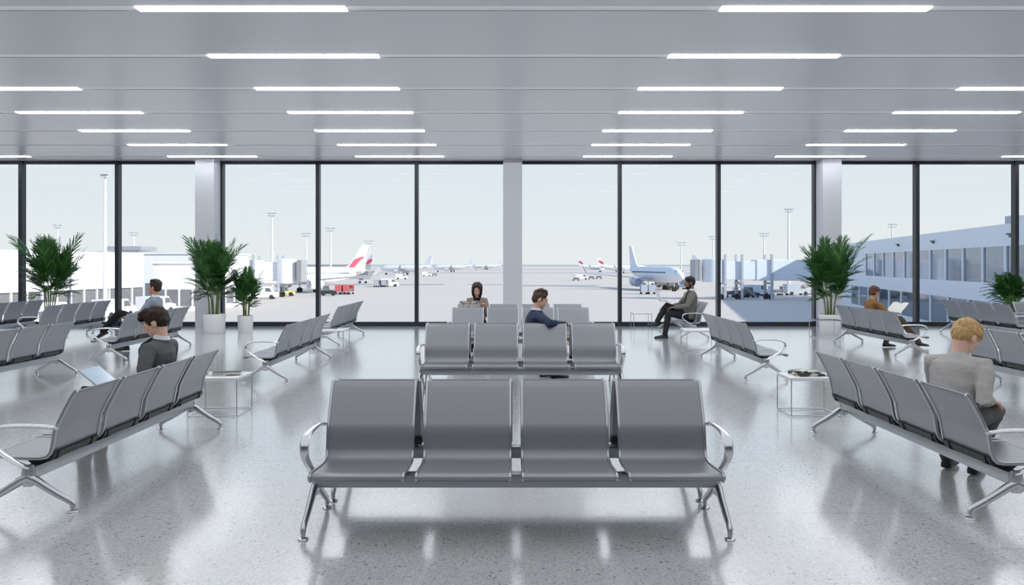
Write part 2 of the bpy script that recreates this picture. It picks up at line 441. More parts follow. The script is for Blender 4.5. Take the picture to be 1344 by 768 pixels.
side_table(2.95,3.50,12.88,13.36, 'bare white side table in front of the man with crossed legs', M['tabletop'])
side_table(2.78,3.20,17.42,17.86, 'far side table at the window behind the feet of the man with crossed legs', M['tabletop'])
side_table(6.12,6.64,15.25,15.7, 'clear glass side table in front of the right palm pot', M['tglass'])
def print_mat(name, col, ink, th):
    m = mat(name, col, rough=.5, var=.02); nt = m.node_tree; N = nt.nodes; L = nt.links; b = N['Principled BSDF']
    base = b.inputs['Base Color'].links[0].from_socket; tc = N.new('ShaderNodeTexCoord')
    v = N.new('ShaderNodeTexVoronoi'); v.inputs['Scale'].default_value = 22; v.distance = 'CHEBYCHEV'; L.new(tc.outputs['Object'], v.inputs['Vector'])
    s = N.new('ShaderNodeSeparateColor'); L.new(v.outputs['Color'], s.inputs[0])
    g = N.new('ShaderNodeMath'); g.operation = 'GREATER_THAN'; g.inputs[1].default_value = th; L.new(s.outputs[0], g.inputs[0])
    mx = N.new('ShaderNodeMix'); mx.data_type = 'RGBA'; L.new(g.outputs[0], mx.inputs['Factor']); L.new(base, mx.inputs['A']); mx.inputs['B'].default_value = lin(ink)+(1,)
    L.new(mx.outputs['Result'], b.inputs['Base Color']); return m
M['news'] = print_mat('newsprint', (222,219,212), (150,148,145), .6)
M['news2'] = print_mat('inky_newsprint', (206,203,196), (70,68,66), .52)
M['mag'] = print_mat('magazine_cover', (206,205,202), (110,110,114), .7)
M['magd'] = print_mat('dark_magazine_cover', (30,32,36), (84,88,94), .82)
def magazine(x, y, z, w, d, h, rz, m, label, cat='magazine', nm='magazine'):
    o = empty(nm, (x,y,z), rz, label, cat)
    pg = MB()
    # slightly bowed block of pages, spine thicker than the fore edge
    n = 8; top = []
    for i in range(n+1):
        u = i/n; top.append((-w/2+w*u, h*(1-.45*u**1.5)+.004*math.sin(PI*u)))
    pg.prism([(-w/2,-d/2,0)]+[(a,-d/2,b) for a, b in top]+[(w/2,-d/2,0)], (0,d,0)); pg.build('pages', M['paper'] if cat == 'magazine' else m, o)
    cv = MB(); pts = [(a,-d/2-.001,b+.0005) for a, b in top]+[(a,-d/2-.001,b+.002) for a, b in top[::-1]]
    cv.prism(pts, (0,d+.002,0)); cv.build('cover', m, o); return o
magazine(-2.99,7.68,.385,.21,.28,.012,1.45, M['mag'], 'pale magazine lying on the near left side table')
magazine(-2.87,7.70,.4005,.20,.27,.014,1.75, M['magd'], 'dark photo magazine overlapping the pale one on the left table')
magazine(2.98,7.68,.385,.30,.24,.030,.12, M['news2'], 'thick folded newspaper on the near right side table', 'newspaper', 'folded_newspaper')
magazine(2.95,7.66,.4195,.24,.18,.012,-.1, M['news2'], 'smaller folded paper on top of the newspaper, right table', 'newspaper', 'folded_newspaper')
magazine(-3.13,13.1,.385,.24,.18,.014,.2, M['magd'], 'dark magazine on the table near the left window')

# ------------------------------------------------------------------ palms
M['leaf'] = mat('palm_leaf', (46,94,40), rough=.5, var=.45, scale=9)
M['leaf2'] = mat('palm_leaf_bright', (86,132,54), rough=.5, var=.35, scale=9)
M['stem'] = mat('palm_stem', (112,126,66), rough=.5, var=.2, scale=12)
def palm(x, y, potr, poth, top, spread, label, nstem, nfr, seed, low, bushy=0):
    rnd = random.Random(seed); t = empty('potted_palm', (x,y,0), 0, label, 'plant', 'potted palms by the windows')
    MB().lathe([(.001,0),(potr*.86,0),(potr*.89,.008),(potr*.99,poth*.8),(potr,poth-.006),(potr*.985,poth),(potr*.92,poth),(potr*.90,poth-.05),(.001,poth-.05)], seg=40).build('pot', M['pot'], t)
    MB().lathe([(.001,poth-.06),(potr*.895,poth-.06),(potr*.895,poth-.038),(.001,poth-.03)], seg=24).build('soil', M['soil'], t)
    stems = []; H_ = top-low
    for i in range(nstem):
        a = 2*PI*i/nstem+rnd.uniform(-.3,.3); r0 = potr*rnd.uniform(.15,.5); r1 = r0+spread*rnd.uniform(.03,.12)
        h = low+H_*rnd.uniform(.15,.5); p = []
        for k in range(0,7):
            u = k/6; r = r0+(r1-r0)*u**1.4; p.append(Vector((r*math.cos(a),r*math.sin(a),poth-.04+(h-poth+.04)*u)))
        MB().tube(p, [.016-.0016*k for k in range(7)], seg=7).build('stem', M['stem'], t); stems.append((p, a))
    fo = MB()
    for i in range(nfr):
        p, a0 = stems[i % nstem]; v = (i+.5)/nfr                     # v: 0 lowest frond .. 1 the top one
        zl = low-.05+H_*.42*v; zz = min(zl, p[-1].z); st = p[0].lerp(p[-1], max(0,(zz-p[0].z)/(p[-1].z-p[0].z)))
        a = a0+rnd.uniform(-1.6,1.6)
        el = math.radians((18+62*v+rnd.uniform(-14,14)) if not bushy else rnd.uniform(-5,80))   # lift of the frond
        ln = (.46+.34*v)*(top-low)*rnd.uniform(.72,1.05)*(.8 if bushy else 1)
        if rnd.random() < .10: ln *= 1.25; el *= .75
        d0 = Vector((math.cos(a)*math.cos(el), math.sin(a)*math.cos(el), math.sin(el)))
        reach = spread*.52*(.62+.38*v); hor = ln*math.cos(el)
        if hor > reach: d0.x *= reach/hor; d0.y *= reach/hor
        droop = ln*rnd.uniform(.10,.30)*math.cos(el*.8); n = 17; pts = []
        for k in range(n+1):
            u = k/n; q = st+d0*ln*u; q.z -= droop*u**2.4; pts.append(q)
        over = pts[-1].z-top
        if over > 0:
            for k in range(n+1): pts[k].z -= over*(k/n)
        fo.tube(pts, [.0055-.0045*k/n for k in range(n+1)], seg=4, mi=1)
        for k in range(3, n+1):
            u = k/n; t_ = (pts[k]-pts[k-1]).normalized(); side = t_.cross(Vector((0,0,1)))
            if side.length < .05: side = Vector((math.sin(a),-math.cos(a),0))
            side.normalize(); upv = side.cross(t_).normalized()
            ll = ln*.36*(math.sin(PI*(.14+.74*u))**.8)*rnd.uniform(.8,1.15)
            for sg in (-1,1):
                d = (side*sg*.62+t_*(.85+.3*u)+upv*rnd.uniform(-.05,.25)).normalized(); w = ll*.045+.003
                base = pts[k]; m1 = base+d*ll*.4+upv*.008; m2 = base+d*ll*.75-Vector((0,0,ll*.05)); tip = base+d*ll-Vector((0,0,ll*.15))
                wv = d.cross(upv).normalized()*w
                fo.add([base-wv*.3, base+wv*.3, m1+wv, m1-wv, m2+wv*.75, m2-wv*.75, tip], [(0,1,2,3),(3,2,4,5),(5,4,6)], 1 if rnd.random() < .16 else 0)
    fo.build('foliage', [M['leaf'],M['leaf2']], t)
    return t
palm(-6.5,16.65,.235,.42,2.08,1.15,'tall palm in a white pot before the left column', 8, 84, 3, .80)
palm(-5.93,16.95,.17,.36,1.40,.72,'small palm in a white pot right of the tall palm', 7, 64, 5, .60)
palm(6.82,16.35,.215,.43,2.06,1.2,'tall palm in a white pot before the right column', 8, 84, 11, .78)
palm(-10.62,17.5,.22,.42,2.1,1.3,'tall palm behind the empty benches at the far left', 8, 84, 17, .80)
palm(11.35,17.35,.22,.42,1.52,1.0,'round bushy palm at the right frame edge', 8, 110, 23, .62, bushy=1)

# ------------------------------------------------------------------ people
def ik(a, b, l1, l2, pole):
    a, b, pole = Vector(a), Vector(b), Vector(pole); d = b-a; L_ = min(d.length, (l1+l2)*.998); dn = d.normalized()
    x = (l1*l1-l2*l2+L_*L_)/(2*L_); h = math.sqrt(max(l1*l1-x*x, 0)); pv = (pole-dn*pole.dot(dn)).normalized()
    return a+dn*x+pv*h, a+dn*L_
def ring(c, r, f, rx, ry, n=20):
    return [c+r*math.cos(2*PI*k/n)*rx+f*math.sin(2*PI*k/n)*ry for k in range(n)]
def hand(mb, w, d, nrm, side, curl=.5, s=1.0):
    """palm and five separate fingers; w wrist, d direction, nrm palm normal (palm side), side towards the thumb"""
    d = d.normalized(); side = (side-d*side.dot(d)).normalized(); nrm = (nrm-d*nrm.dot(d)-side*nrm.dot(side)).normalized()
    mb.loft([ring(w+d*t*s, side, nrm, a*s, b*s, 12) for t, a, b in ((-.02,.024,.018),(.015,.031,.016),(.05,.039,.0145),(.082,.040,.0125),(.092,.034,.008))])
    for k, (o, l) in enumerate(((.029,.070),(.0105,.078),(-.009,.073),(-.027,.058))):
        b0 = w+(d*.078+side*o)*s; ang = 0; p = [b0]; q = b0
        for seg_, cu in ((.45,.35),(.32,.9),(.23,.7)):
            ang += curl*cu; q = q+(d*math.cos(ang)+nrm*math.sin(ang)+side*o*1.2)*l*seg_*s; p.append(q)
        mb.tube(p, [.0098*s,.0092*s,.0084*s,.0068*s], seg=8, round_ends=True)
    b0 = w+(d*.022+side*.026)*s
    p = [b0, b0+(d*.022+side*.022+nrm*.006)*s, b0+(d*.052+side*.030+nrm*.014*(1+curl))*s, b0+(d*.074+side*.026+nrm*.022*(1+curl))*s]
    mb.tube(p, [.014*s,.0125*s,.0105*s,.008*s], seg=8, round_ends=True)

M['eye'] = mat('eye_white', (225,222,218), rough=.2); M['iris'] = mat('iris', (50,38,30), rough=.2); M['lips'] = mat('lips', (176,108,98), rough=.45)
def person(spec):
    g = spec.get; vox = g('vox', .007); sc = g('scale', 1.0)
    az = spec['az']; F = Vector((math.cos(az), math.sin(az), 0)); R = Vector((F.y, -F.x, 0)); U = Vector((0,0,1))
    hip = Vector(spec['hip']); root = empty('person', (hip.x, hip.y, 0), 0, spec['label'], 'person')
    off = Vector((hip.x, hip.y, 0))
    lean, lean2 = g('lean', .05), g('lean2', .15)
    T1 = U*math.cos(lean)+F*math.sin(lean); T2 = U*math.cos(lean2)+F*math.sin(lean2)
    side_lean = g('side', 0); T1 = (T1+R*side_lean).normalized(); T2 = (T2+R*side_lean).normalized()
    P = hip.copy(); W = P+T1*.17*sc; C = W+T2*.19*sc; N = C+T2*.125*sc
    tw = g('twist', 0); R2 = (R*math.cos(tw)+F*math.sin(tw)).normalized(); F2 = (F*math.cos(tw)-R*math.sin(tw)).normalized()
    F1c = (F-T1*F.dot(T1)).normalized(); F2c = (F2-T2*F2.dot(T2)).normalized()
    haz, hp = spec['head']; hf = Vector((math.cos(haz)*math.cos(hp), math.sin(haz)*math.cos(hp), math.sin(hp)))
    hr = Vector((math.sin(haz), -math.cos(haz), 0)); hu = hr.cross(hf).normalized()
    if g('roll'): 
        q = g('roll'); hr, hu = hr*math.cos(q)+hu*math.sin(q), hu*math.cos(q)-hr*math.sin(q)
    B = Matrix((hr, hf, hu)).transposed()
    H = N+(T2*.06+U*.055)*sc+hu*.065*sc+hf*.028*sc
    sw = g('sw', .175)*sc
    sh = {1: N-T2*.045*sc+R2*sw, -1: N-T2*.045*sc-R2*sw}
    hd = {}
    for sgn, key in ((1,'rh'),(-1,'lh')):
        tgt, pole = spec[key][0], spec[key][1]
        if g(key+'_elbow'): el = Vector(g(key+'_elbow')); wr = Vector(tgt)
        else: el, wr = ik(sh[sgn], tgt, .285*sc, .255*sc, pole)
        hd[sgn] = (el, wr)
    lg = {}
    for sgn, key in ((1,'rf'),(-1,'lf')):
        hj = P+R*.085*sgn*sc+F*.02
        ank = Vector(spec[key][0])
        if g(key+'_knee'): kn = Vector(g(key+'_knee'))
        else: kn, ank = ik(hj, ank, .425*sc, .42*sc, spec[key][1])
        lg[sgn] = (hj, kn, ank, Vector(spec[key][2]).normalized())
    def lp(v): return v-off
    def sub(mb):
        mb.v = [v-off for v in mb.v]; return mb
    def torso(inf, hem=False):
        mb = MB(); k = sc
        rr = []
        fem = g('female', 0); shf = sw/(.175)
        for c, ax, fx, a, b in ((P-T1*.075*k, R, F1c, .13, .10),(P-T1*.03*k, R, F1c, .172, .128),(P+T1*.05*k, R, F1c, .168, .122),(W, R, F1c, .150-.012*fem, .108),(W+T2*.08*k, R2, F2c, .160, .114),(C, R2, F2c, .176, .118),(C+T2*.055*k, R2, F2c, .178, .108),(C+T2*.095*k, R2, F2c, .145, .085),(N+T2*.005*k, R2, F2c, .085, .068),(N+T2*.028*k, R2, F2c, .060, .056)):
            a2 = a*k*(shf if c is not P else 1)
            rr.append(ring(c, ax, fx, a2+inf, b*k+inf))
        mb.loft(rr); return mb
    # ---- body: one continuous skin mesh
    b = torso(-.016)
    for s in (1,-1):
        el, wr = hd[s]
        b.tube([N-T2*.05*sc+R2*s*.10*sc, sh[s]-T2*.01, sh[s].lerp(el,.5), el, el.lerp(wr,.35), wr], [.05*sc,.052*sc,.044*sc,.037*sc,.037*sc,.026*sc], seg=12, round_ends=True)
        key = 'rh' if s == 1 else 'lh'; hdv = g(key+'_dir'); d = Vector(hdv) if hdv else (wr-el).normalized()
        nrm = Vector(g(key+'_nrm', (0,0,-1))); thumb = g(key+'_thumb'); thumb = Vector(thumb) if thumb else (d.cross(nrm)*(-s))
        hand(b, wr, d, nrm, thumb, g(key+'_curl', .5), sc*1.03)
        hj, kn, an, fd = lg[s]
        b.tube([hj, hj.lerp(kn,.5), kn, kn.lerp(an,.3), kn.lerp(an,.65), an], [.072*sc,.062*sc,.05*sc,.05*sc,.04*sc,.032*sc], seg=12, round_ends=True)
        b.tube([an, an+fd*.05-U*.035, an+fd*.11-U*.05], [.028,.02,.013], seg=10, round_ends=True)
    # head
    hs = sc*g('hs', 1.0)
    def hp_(r, f, u): return H+(hr*r+hf*f+hu*u)*hs
    b.tube([N-T2*.03*sc, N+T2*.03*sc, hp_(0,-.022,-.045)], [.058*sc,.053*sc,.052*sc], seg=14, round_ends=True)
    E = lambda mb, r, f, u, a, bb, cc: mb.ell(hp_(r,f,u), (a*hs,bb*hs,cc*hs), B, seg=18)
    E(b, 0,-.008,.028,.075,.094,.090); E(b, 0,.024,-.045,.057,.066,.070); E(b, 0,.062,-.094,.026,.024,.022); E(b, 0,.05,-.06,.042,.042,.05)
    E(b, 0,.078,.030,.050,.018,.016); E(b, .036,.068,-.022,.022,.018,.02); E(b, -.036,.068,-.022,.022,.018,.02)
    b.tube([hp_(0,.086,.020), hp_(0,.100,-.006), hp_(0,.108,-.022)], [.0095*hs,.0125*hs,.0145*hs], seg=10, round_ends=True)
    for s in (1,-1):
        E(b, s*.013,.096,-.027,.009,.011,.008); E(b, s*.076,-.008,-.008,.011,.022,.033)
    sub(b); remesh(b, 'body', spec['skin'], root, vox=min(vox,.006), it=3)
    for s in (1,-1):
        MB().ell(lp(hp_(s*.030,.0765,.010)), (.0135*hs,.0115*hs,.0095*hs), B, seg=12).build('eye', M['eye'], root)
        MB().ell(lp(hp_(s*.030,.0855,.009)), (.0065*hs,.0032*hs,.0065*hs), B, seg=10).build('iris', M['iris'], root)
        MB().tube([lp(hp_(s*.012,.0925,.027)), lp(hp_(s*.032,.0935,.034)), lp(hp_(s*.052,.078,.028))], [.0035*hs,.0045*hs,.0025*hs], seg=8, round_ends=True).build('eyebrow', spec['hair'], root)
    lm = MB(); lm.tube([lp(hp_(-.025,.078,-.060)), lp(hp_(-.010,.0895,-.0565)), lp(hp_(0,.0905,-.058)), lp(hp_(.010,.0895,-.0565)), lp(hp_(.025,.078,-.060))], [.002*hs,.005*hs,.0048*hs,.005*hs,.002*hs], seg=8, round_ends=True)
    lm.tube([lp(hp_(-.020,.081,-.066)), lp(hp_(0,.089,-.068)), lp(hp_(.020,.081,-.066))], [.002*hs,.0065*hs,.002*hs], seg=8, round_ends=True)
    lm.build('lips', M['lips'], root)
    # ---- hair
    h = MB(); st = g('style', 'short'); th = g('hairth', 1.0)
    E(h, 0,-.020,.046,.0785+.006*th,.094+.005*th,.086+.006*th); E(h, 0,-.050,.002,.070+.005*th,.062+.004*th,.070)
    E(h, 0,.030,.096,.058+.004*th,.050,.028+.006*th); E(h, .05,.028,.07,.027,.042,.036); E(h, -.05,.028,.07,.027,.042,.036)
    for s in (1,-1): E(h, s*.071,.022,.022,.010,.012,.034)
    rnd = random.Random(spec['seed'])
    if st == 'fringe':
        for k in range(9):
            r = -.052+.013*k; h.tube([hp_(r*.7,.02,.128), hp_(r,.074,.108), hp_(r*1.12,.094,.078), hp_(r*1.18+.006,.092,.050-.008*rnd.random())], [.016*hs,.018*hs,.014*hs,.005*hs], seg=7, round_ends=True)
    if st == 'fluffy':
        for k in range(60):
            t_ = rnd.uniform(.0,1.45); ph = rnd.uniform(0,2*PI)
            dx, dy, dz = math.sin(t_)*math.cos(ph), math.sin(t_)*math.sin(ph), math.cos(t_)
            if dy > .55 and dz < .45: continue
            a0 = (.080*dx, -.012+.096*dy, .036+.088*dz); a1 = (.096*dx+.01*rnd.uniform(-1,1), .004+.112*dy, .034+.102*dz-.012); a2 = (.093*dx*1.03, .022+.108*dy, .022+.1*dz-.03)
            h.tube([hp_(*a0), hp_(*a1), hp_(*a2)], [.020*hs,.015*hs,.005*hs], seg=7, round_ends=True)
    if st == 'swept':
        for k in range(22):
            r = -.06+.12*rnd.random(); h.tube([hp_(r,.062,.098), hp_(r*1.1,.045,.134), hp_(r*1.15,-.03,.142-.25*abs(r)), hp_(r*1.1,-.09,.09)], [.010*hs,.014*hs,.016*hs,.008*hs], seg=7, round_ends=True)
    if st == 'long':
        for s in (1,-1):
            for k in range(5):
                f0 = .045-.028*k
                h.tube([hp_(s*.03,f0*.6,.122), hp_(s*.074,f0,.07), hp_(s*.084,f0*.9,0), hp_(s*.078,f0*.8+.01,-.08), lp_z(hp_(s*.066,f0*.7+.015,-.15), 0)], [.022*hs,.024*hs,.022*hs,.020*hs,.010*hs], seg=8, round_ends=True)
        E(h, 0,-.07,-.05,.075,.045,.11)
        for s in (1,-1): h.tube([hp_(0,.058,.118), hp_(s*.035,.076,.09), hp_(s*.066,.058,.045), hp_(s*.078,.04,.0)], [.014*hs,.02*hs,.02*hs,.016*hs], seg=8, round_ends=True)
    if st == 'cap':
        E(h, 0,-.012,.045,.090,.106,.094); E(h, 0,-.05,-.02,.078,.06,.06)
    sub(h); ho = remesh(h, 'hair', spec['hair'], root, vox=.006, it=2, disp=(.008, (38,38,22)))
    if g('beard'):
        bd = MB(); E(bd, 0,.030,-.076,.056,.062,.050); E(bd, 0,.062,-.100,.031,.028,.026)
        for s in (1,-1): E(bd, s*.058,.018,-.045,.010,.026,.045)
        E(bd, 0,.083,-.047,.024,.008,.006)
        sub(bd); remesh(bd, 'beard', spec['hair'], root, vox=.005, it=2, disp=(.003,(60,60,40)))
    # ---- clothes
    j = torso(.006)
    jf = g('loose', 1.0)
    for s in (1,-1):
        el, wr = hd[s]; d = (wr-el).normalized()
        j.tube([N-T2*.045*sc+R2*s*.08*sc, sh[s]-T2*.006, sh[s].lerp(el,.25), sh[s].lerp(el,.7), el, el.lerp(wr,.4), wr-d*.018], [v*sc*jf for v in (.062,.068,.063,.056,.052,.049,.040)], seg=14, round_ends=True)
    if g('collar', 'lapel') == 'crew':
        j.loft([ring(N+T2*t*sc, R2, F2c, a*sc, bb*sc, 18) for t, a, bb in ((-.02,.10,.085),(.012,.074,.068),(.032,.064,.062),(.036,.058,.058))])
    sub(j); remesh(j, g('top_name','jacket'), spec['top'], root, vox=vox, it=5, disp=(.005,(9,9,12)))
    if g('collar','lapel') == 'lapel':
        # shirt collar round the neck, jacket collar and two lapels on the chest
        cl = MB()
        n = 16; r0 = []; r1 = []; r2 = []
        for k in range(n+1):
            a = -PI*.5+PI*.16+(2*PI-.32*PI)*k/n*1.0
            dv = R2*math.cos(a+PI)*1.0+F2c*math.sin(a+PI)
            dv = -(R2*math.cos(a)+F2c*math.sin(a)) if False else dv
            r0.append(N+T2*.030*sc+dv*.060*sc); r1.append(N+T2*.062*sc+dv*.059*sc); r2.append(N+T2*.028*sc+dv*.072*sc)
        vs = r0+r1+r2; m_ = n+1; fs = []
        for k in range(n): fs += [(k,k+1,m_+k+1,m_+k),(m_+k,m_+k+1,2*m_+k+1,2*m_+k)]
        cl.add([lp(v) for v in vs], fs); cl.build('shirt_collar', spec.get('shirt', M['paper']), root)
        op = 1.9 if g('open') else 1.0
        v = MB(); ch = lambda r, u, f: lp(C+T2*u*sc+R2*r*sc+F2c*f*sc)
        v.add([ch(-.035*op,.145,.072), ch(.035*op,.145,.072), ch(.030*op,.06,.124), ch(.028*(op-1),-.14,.131), ch(-.028*(op-1),-.14,.131), ch(-.030*op,.06,.124)], [(0,1,2,3,4,5)]); v.build('shirt_front', spec.get('shirt', M['paper']), root)
        for s in (() if g('open') else (1,-1)):
            lpv = MB(); pts = [ch(s*.050,.165,.045), ch(s*.030,.125,.096), ch(s*.004,-.13,.140), ch(s*.020,-.08,.142), ch(s*.085,.045,.131), ch(s*.066,.075,.127), ch(s*.084,.09,.117)]
            lpv.add(pts+[p+lp(off+F2c*.006) for p in pts], [tuple(range(7)), tuple(range(13,6,-1))]+[(k,(k+1)%7,7+(k+1)%7,7+k) for k in range(7)]); lpv.build('lapel', spec.get('lapel', spec['top']), root)
    t = MB()
    t.loft([ring(P+T1*u*sc, R, F1c, a*sc, bb*sc) for u, a, bb in ((-.098,.10,.08),(-.085,.15,.115),(-.03,.178,.134),(.03,.176,.13),(.06,.165,.12))])
    for s in (1,-1):
        hj, kn, an, fd = lg[s]; dn = (an-kn).normalized()
        t.tube([hj-F*.04, hj.lerp(kn,.2), hj.lerp(kn,.55), hj.lerp(kn,.85), kn, kn.lerp(an,.15), kn.lerp(an,.4), kn.lerp(an,.7), an-dn*.005], [v*sc for v in (.088,.088,.078,.068,.066,.064,.062,.056,.053)], seg=16, round_ends=True)
    sub(t); remesh(t, 'trousers', spec['legs'], root, vox=vox, it=4, disp=(.008,(9,9,9)))
    for s in (1,-1):
        hj, kn, an, fd = lg[s]; fu = (U-fd*U.dot(fd)).normalized()
        if g(('rf' if s==1 else 'lf')+'_up'): fu = Vector(g(('rf' if s==1 else 'lf')+'_up')).normalized(); fu = (fu-fd*fu.dot(fd)).normalized()
        sd = fd.cross(fu); k = sc*g('shoe',1.0); base = an-fu*.075*sc
        rings = []
        for f_, wd, zt in ((-.062,.022,.045),(-.052,.033,.075),(-.02,.038,.088),(.03,.040,.080),(.08,.045,.060),(.13,.047,.048),(.175,.040,.040),(.20,.026,.030),(.208,.010,.018)):
            c0 = base+fd*f_*k; w = wd*k; z = zt*k
            rings.append([c0+sd*w*a+fu*z*bq for a, bq in ((-.92,0),(-1,.12),(-.98,.4),(-.75,.8),(-.3,1),(.3,1),(.75,.8),(.98,.4),(1,.12),(.92,0))])
        so = MB().loft(rings); so.tube([base+fu*.05*k-fd*.008*k, an+fu*.025*k-fd*.004], [.036*k,.038*k], seg=12, round_ends=True)
        sub(so); sob = so.build('shoe', spec.get('shoes', M['black']), root, ang=60)
    return root
def lp_z(v, k): return v

def cloth(n, c, b=.25): return mat(n, c, rough=.85, spec=.25, var=.10, scale=14, bump=b, bscale=180)
S_fair = mat('fair_skin', (222,178,156), rough=.5, var=.05, scale=18); S_mid = mat('tan_skin', (196,146,118), rough=.5, var=.05, scale=18); S_dark = mat('brown_skin', (140,98,78), rough=.5, var=.05, scale=18)
def hairm(n, c): return mat(n, c, rough=.5, spec=.35, var=.4, scale=45, bump=.5, bscale=120, aniso=(1,1,.25))
Hdark = hairm('dark_brown_hair', (46,32,27)); Hblk = hairm('black_hair', (30,27,26)); Hbr = hairm('brown_hair', (84,66,54)); Hbl = hairm('blond_hair', (194,158,108)); Hwm = hairm('umber_hair', (56,46,40)); Hcap = hairm('chestnut_hair', (92,62,46))
C_char = cloth('charcoal_trousers', (42,43,46)); C_blk = cloth('black_trousers', (34,34,37)); C_suit = cloth('grey_suit', (92,94,96)); C_lt = cloth('light_grey_jacket', (138,148,160)); C_nav = cloth('navy_suit', (52,62,88)); C_bei = cloth('beige_cardigan', (152,138,124)); C_gr = cloth('grey_green_jacket', (112,112,106)); C_brn = cloth('brown_jacket', (134,98,60)); C_olv = cloth('olive_trousers', (92,76,56)); C_swt = cloth('grey_sweater', (176,174,172)); C_wht = cloth('white_shirt', (226,228,232)); C_drk = cloth('black_top', (28,27,29)); C_grt = cloth('grey_trousers', (98,96,96))
zs = .345*SZ+.105   # pelvis height above the side-bench seats
W_ = PI
# man with laptop, left bench (faces left)
person(dict(label='man in a grey suit typing on a laptop on the big left bench', seed=1, hip=(-2.955,6.2,zs-.01), az=PI-.05, sw=.188, scale=.96, lean=-.28, lean2=-.18, head=(PI+.10,-.40), skin=S_fair, hair=Hdark, style='fringe', hairth=1.6,
    rh=((-3.10,6.30,.565),(.3,.6,-.6)), lh=((-3.04,6.03,.57),(.4,-.7,-.6)), lh_nrm=(0,0,-1), rf=((-3.42,6.32,.08),(0,0,1),(-1,.1,0)), lf=((-3.40,6.05,.08),(0,0,1),(-1,-.05,0)),
    top=C_suit, legs=C_char, shirt=C_wht, vox=.006))
# man reclining, second left column
person(dict(label='man in a light grey jacket reclining with crossed legs, looking up', seed=2, hip=(-6.20,13.09,zs+.01), az=PI+.10, lean=-.24, lean2=-.10, head=(PI-.15,.12), skin=S_mid, hair=Hdark, style='swept', sw=.19,
    rh=((-6.56,13.24,.64),(.2,.8,-.8)), lh=((-6.50,12.90,.62),(.2,-.7,-.9)), rf=((-6.68,13.18,.085),(0,0,1),(-1,.05,0)), lf_knee=(-6.66,12.92,.68), lf=((-6.98,13.0,.36),(0,0,1),(-.85,.0,-.45)),
    top=C_lt, legs=C_blk, shirt=C_wht))
# woman reading, faces the camera
person(dict(label='woman in a beige cardigan reading a newspaper near the central column', seed=3, hip=(-.62,13.58,.45), az=-PI/2, lean=-.02, lean2=.10, head=(-PI/2,-.38), skin=S_fair, hair=Hwm, style='long', female=1, sw=.15, scale=.93, open=1,
    rh=((-.78,13.34,.76),(-.2,.5,-1)), lh=((-.48,13.34,.75),(.2,.5,-1)), rf=((-.70,13.08,.08),(0,0,1),(0,-1,0)), lf=((-.50,13.08,.08),(0,0,1),(0,-1,0)),
    top=C_bei, legs=C_blk, shirt=C_drk, top_name='cardigan'))
# man in blue suit, elbow over the backrest, turned to the right
person(dict(label='man in a navy suit turned right with an elbow over the backrest', seed=4, hip=(.27,9.58,.44), az=.10, scale=.95, lean=.0, lean2=.10, twist=.12, head=(-.02,-.34), skin=S_fair, hair=Hbr, style='swept', sw=.18, side=.02,
    rh=((.66,9.32,.76),(1,-.5,.2)), rh_elbow=(.45,9.10,.795), lh=((.62,9.78,.55),(0,.6,-.6)), rf=((.56,9.93,.085),(.3,.3,1),(.9,.35,0)), lf=((.42,10.08,.085),(.3,.6,1),(.9,.35,0)),
    top=C_nav, legs=C_blk, shirt=C_wht))
# man with crossed legs and laptop by the right window (faces left)
person(dict(label='bearded man in a grey jacket with crossed legs by the right window', seed=5, hip=(3.62,15.62,zs+.01), az=PI, scale=1.04, lean=-.22, lean2=-.06, head=(PI+.05,-.18), skin=S_dark, hair=Hblk, style='short', beard=1, sw=.18,
    rh=((3.27,15.76,.62),(.2,.7,-.6)), lh=((3.30,15.46,.63),(.3,-.8,-.6)), rf=((2.97,15.58,.34),(0,0,1),(-.97,0,-.2)), rf_knee=(3.17,15.58,.66), lf=((3.10,15.44,.08),(0,0,1),(-1,0,0)),
    top=C_gr, legs=C_char, shirt=C_wht))
# person in brown, right column, faces right
person(dict(label='person in a brown jacket reading papers, seen from behind', seed=6, hip=(6.46,13.72,zs-.02), az=.10, lean=-.02, lean2=.12, head=(.35,-.22), skin=S_mid, hair=Hcap, style='cap', sw=.165, scale=.9,
    rh=((6.80,13.56,.60),(0,-.8,-.5)), lh=((6.82,13.82,.61),(0,.7,-.5)), rf=((7.27,13.62,.11),(0,0,1),(.97,0,-.05)), rf_knee=(6.93,13.60,.52), lf=((6.76,13.78,.08),(0,0,1),(1,.1,0)),
    top=C_brn, legs=C_olv, collar='crew'))
# blond person, right bench
person(dict(label='blond person in a pale grey sweater looking down on the big right bench', seed=7, hip=(2.99,5.18,zs), az=.70, scale=.93, lean=.09, lean2=.36, head=(.36,-.66), skin=S_fair, hair=Hbl, style='fluffy', hairth=1.3, sw=.185, hs=1.04,
    rh=((3.235,5.16,.575),(-.3,-.45,-1)), rh_dir=(.72,.66,-.28), lh=((3.22,5.27,.565),(-.4,.6,-1)), lh_dir=(.75,.2,-.25), rh_curl=.8, lh_curl=.9, rf=((3.29,5.43,.085),(.5,.4,1),(.7,.7,0)), rf_knee=(3.335,5.26,.49), lf=((3.20,5.60,.085),(.5,.4,1),(.7,.7,0)),
    top=C_swt, legs=C_grt, collar='crew', top_name='sweater', vox=.006))

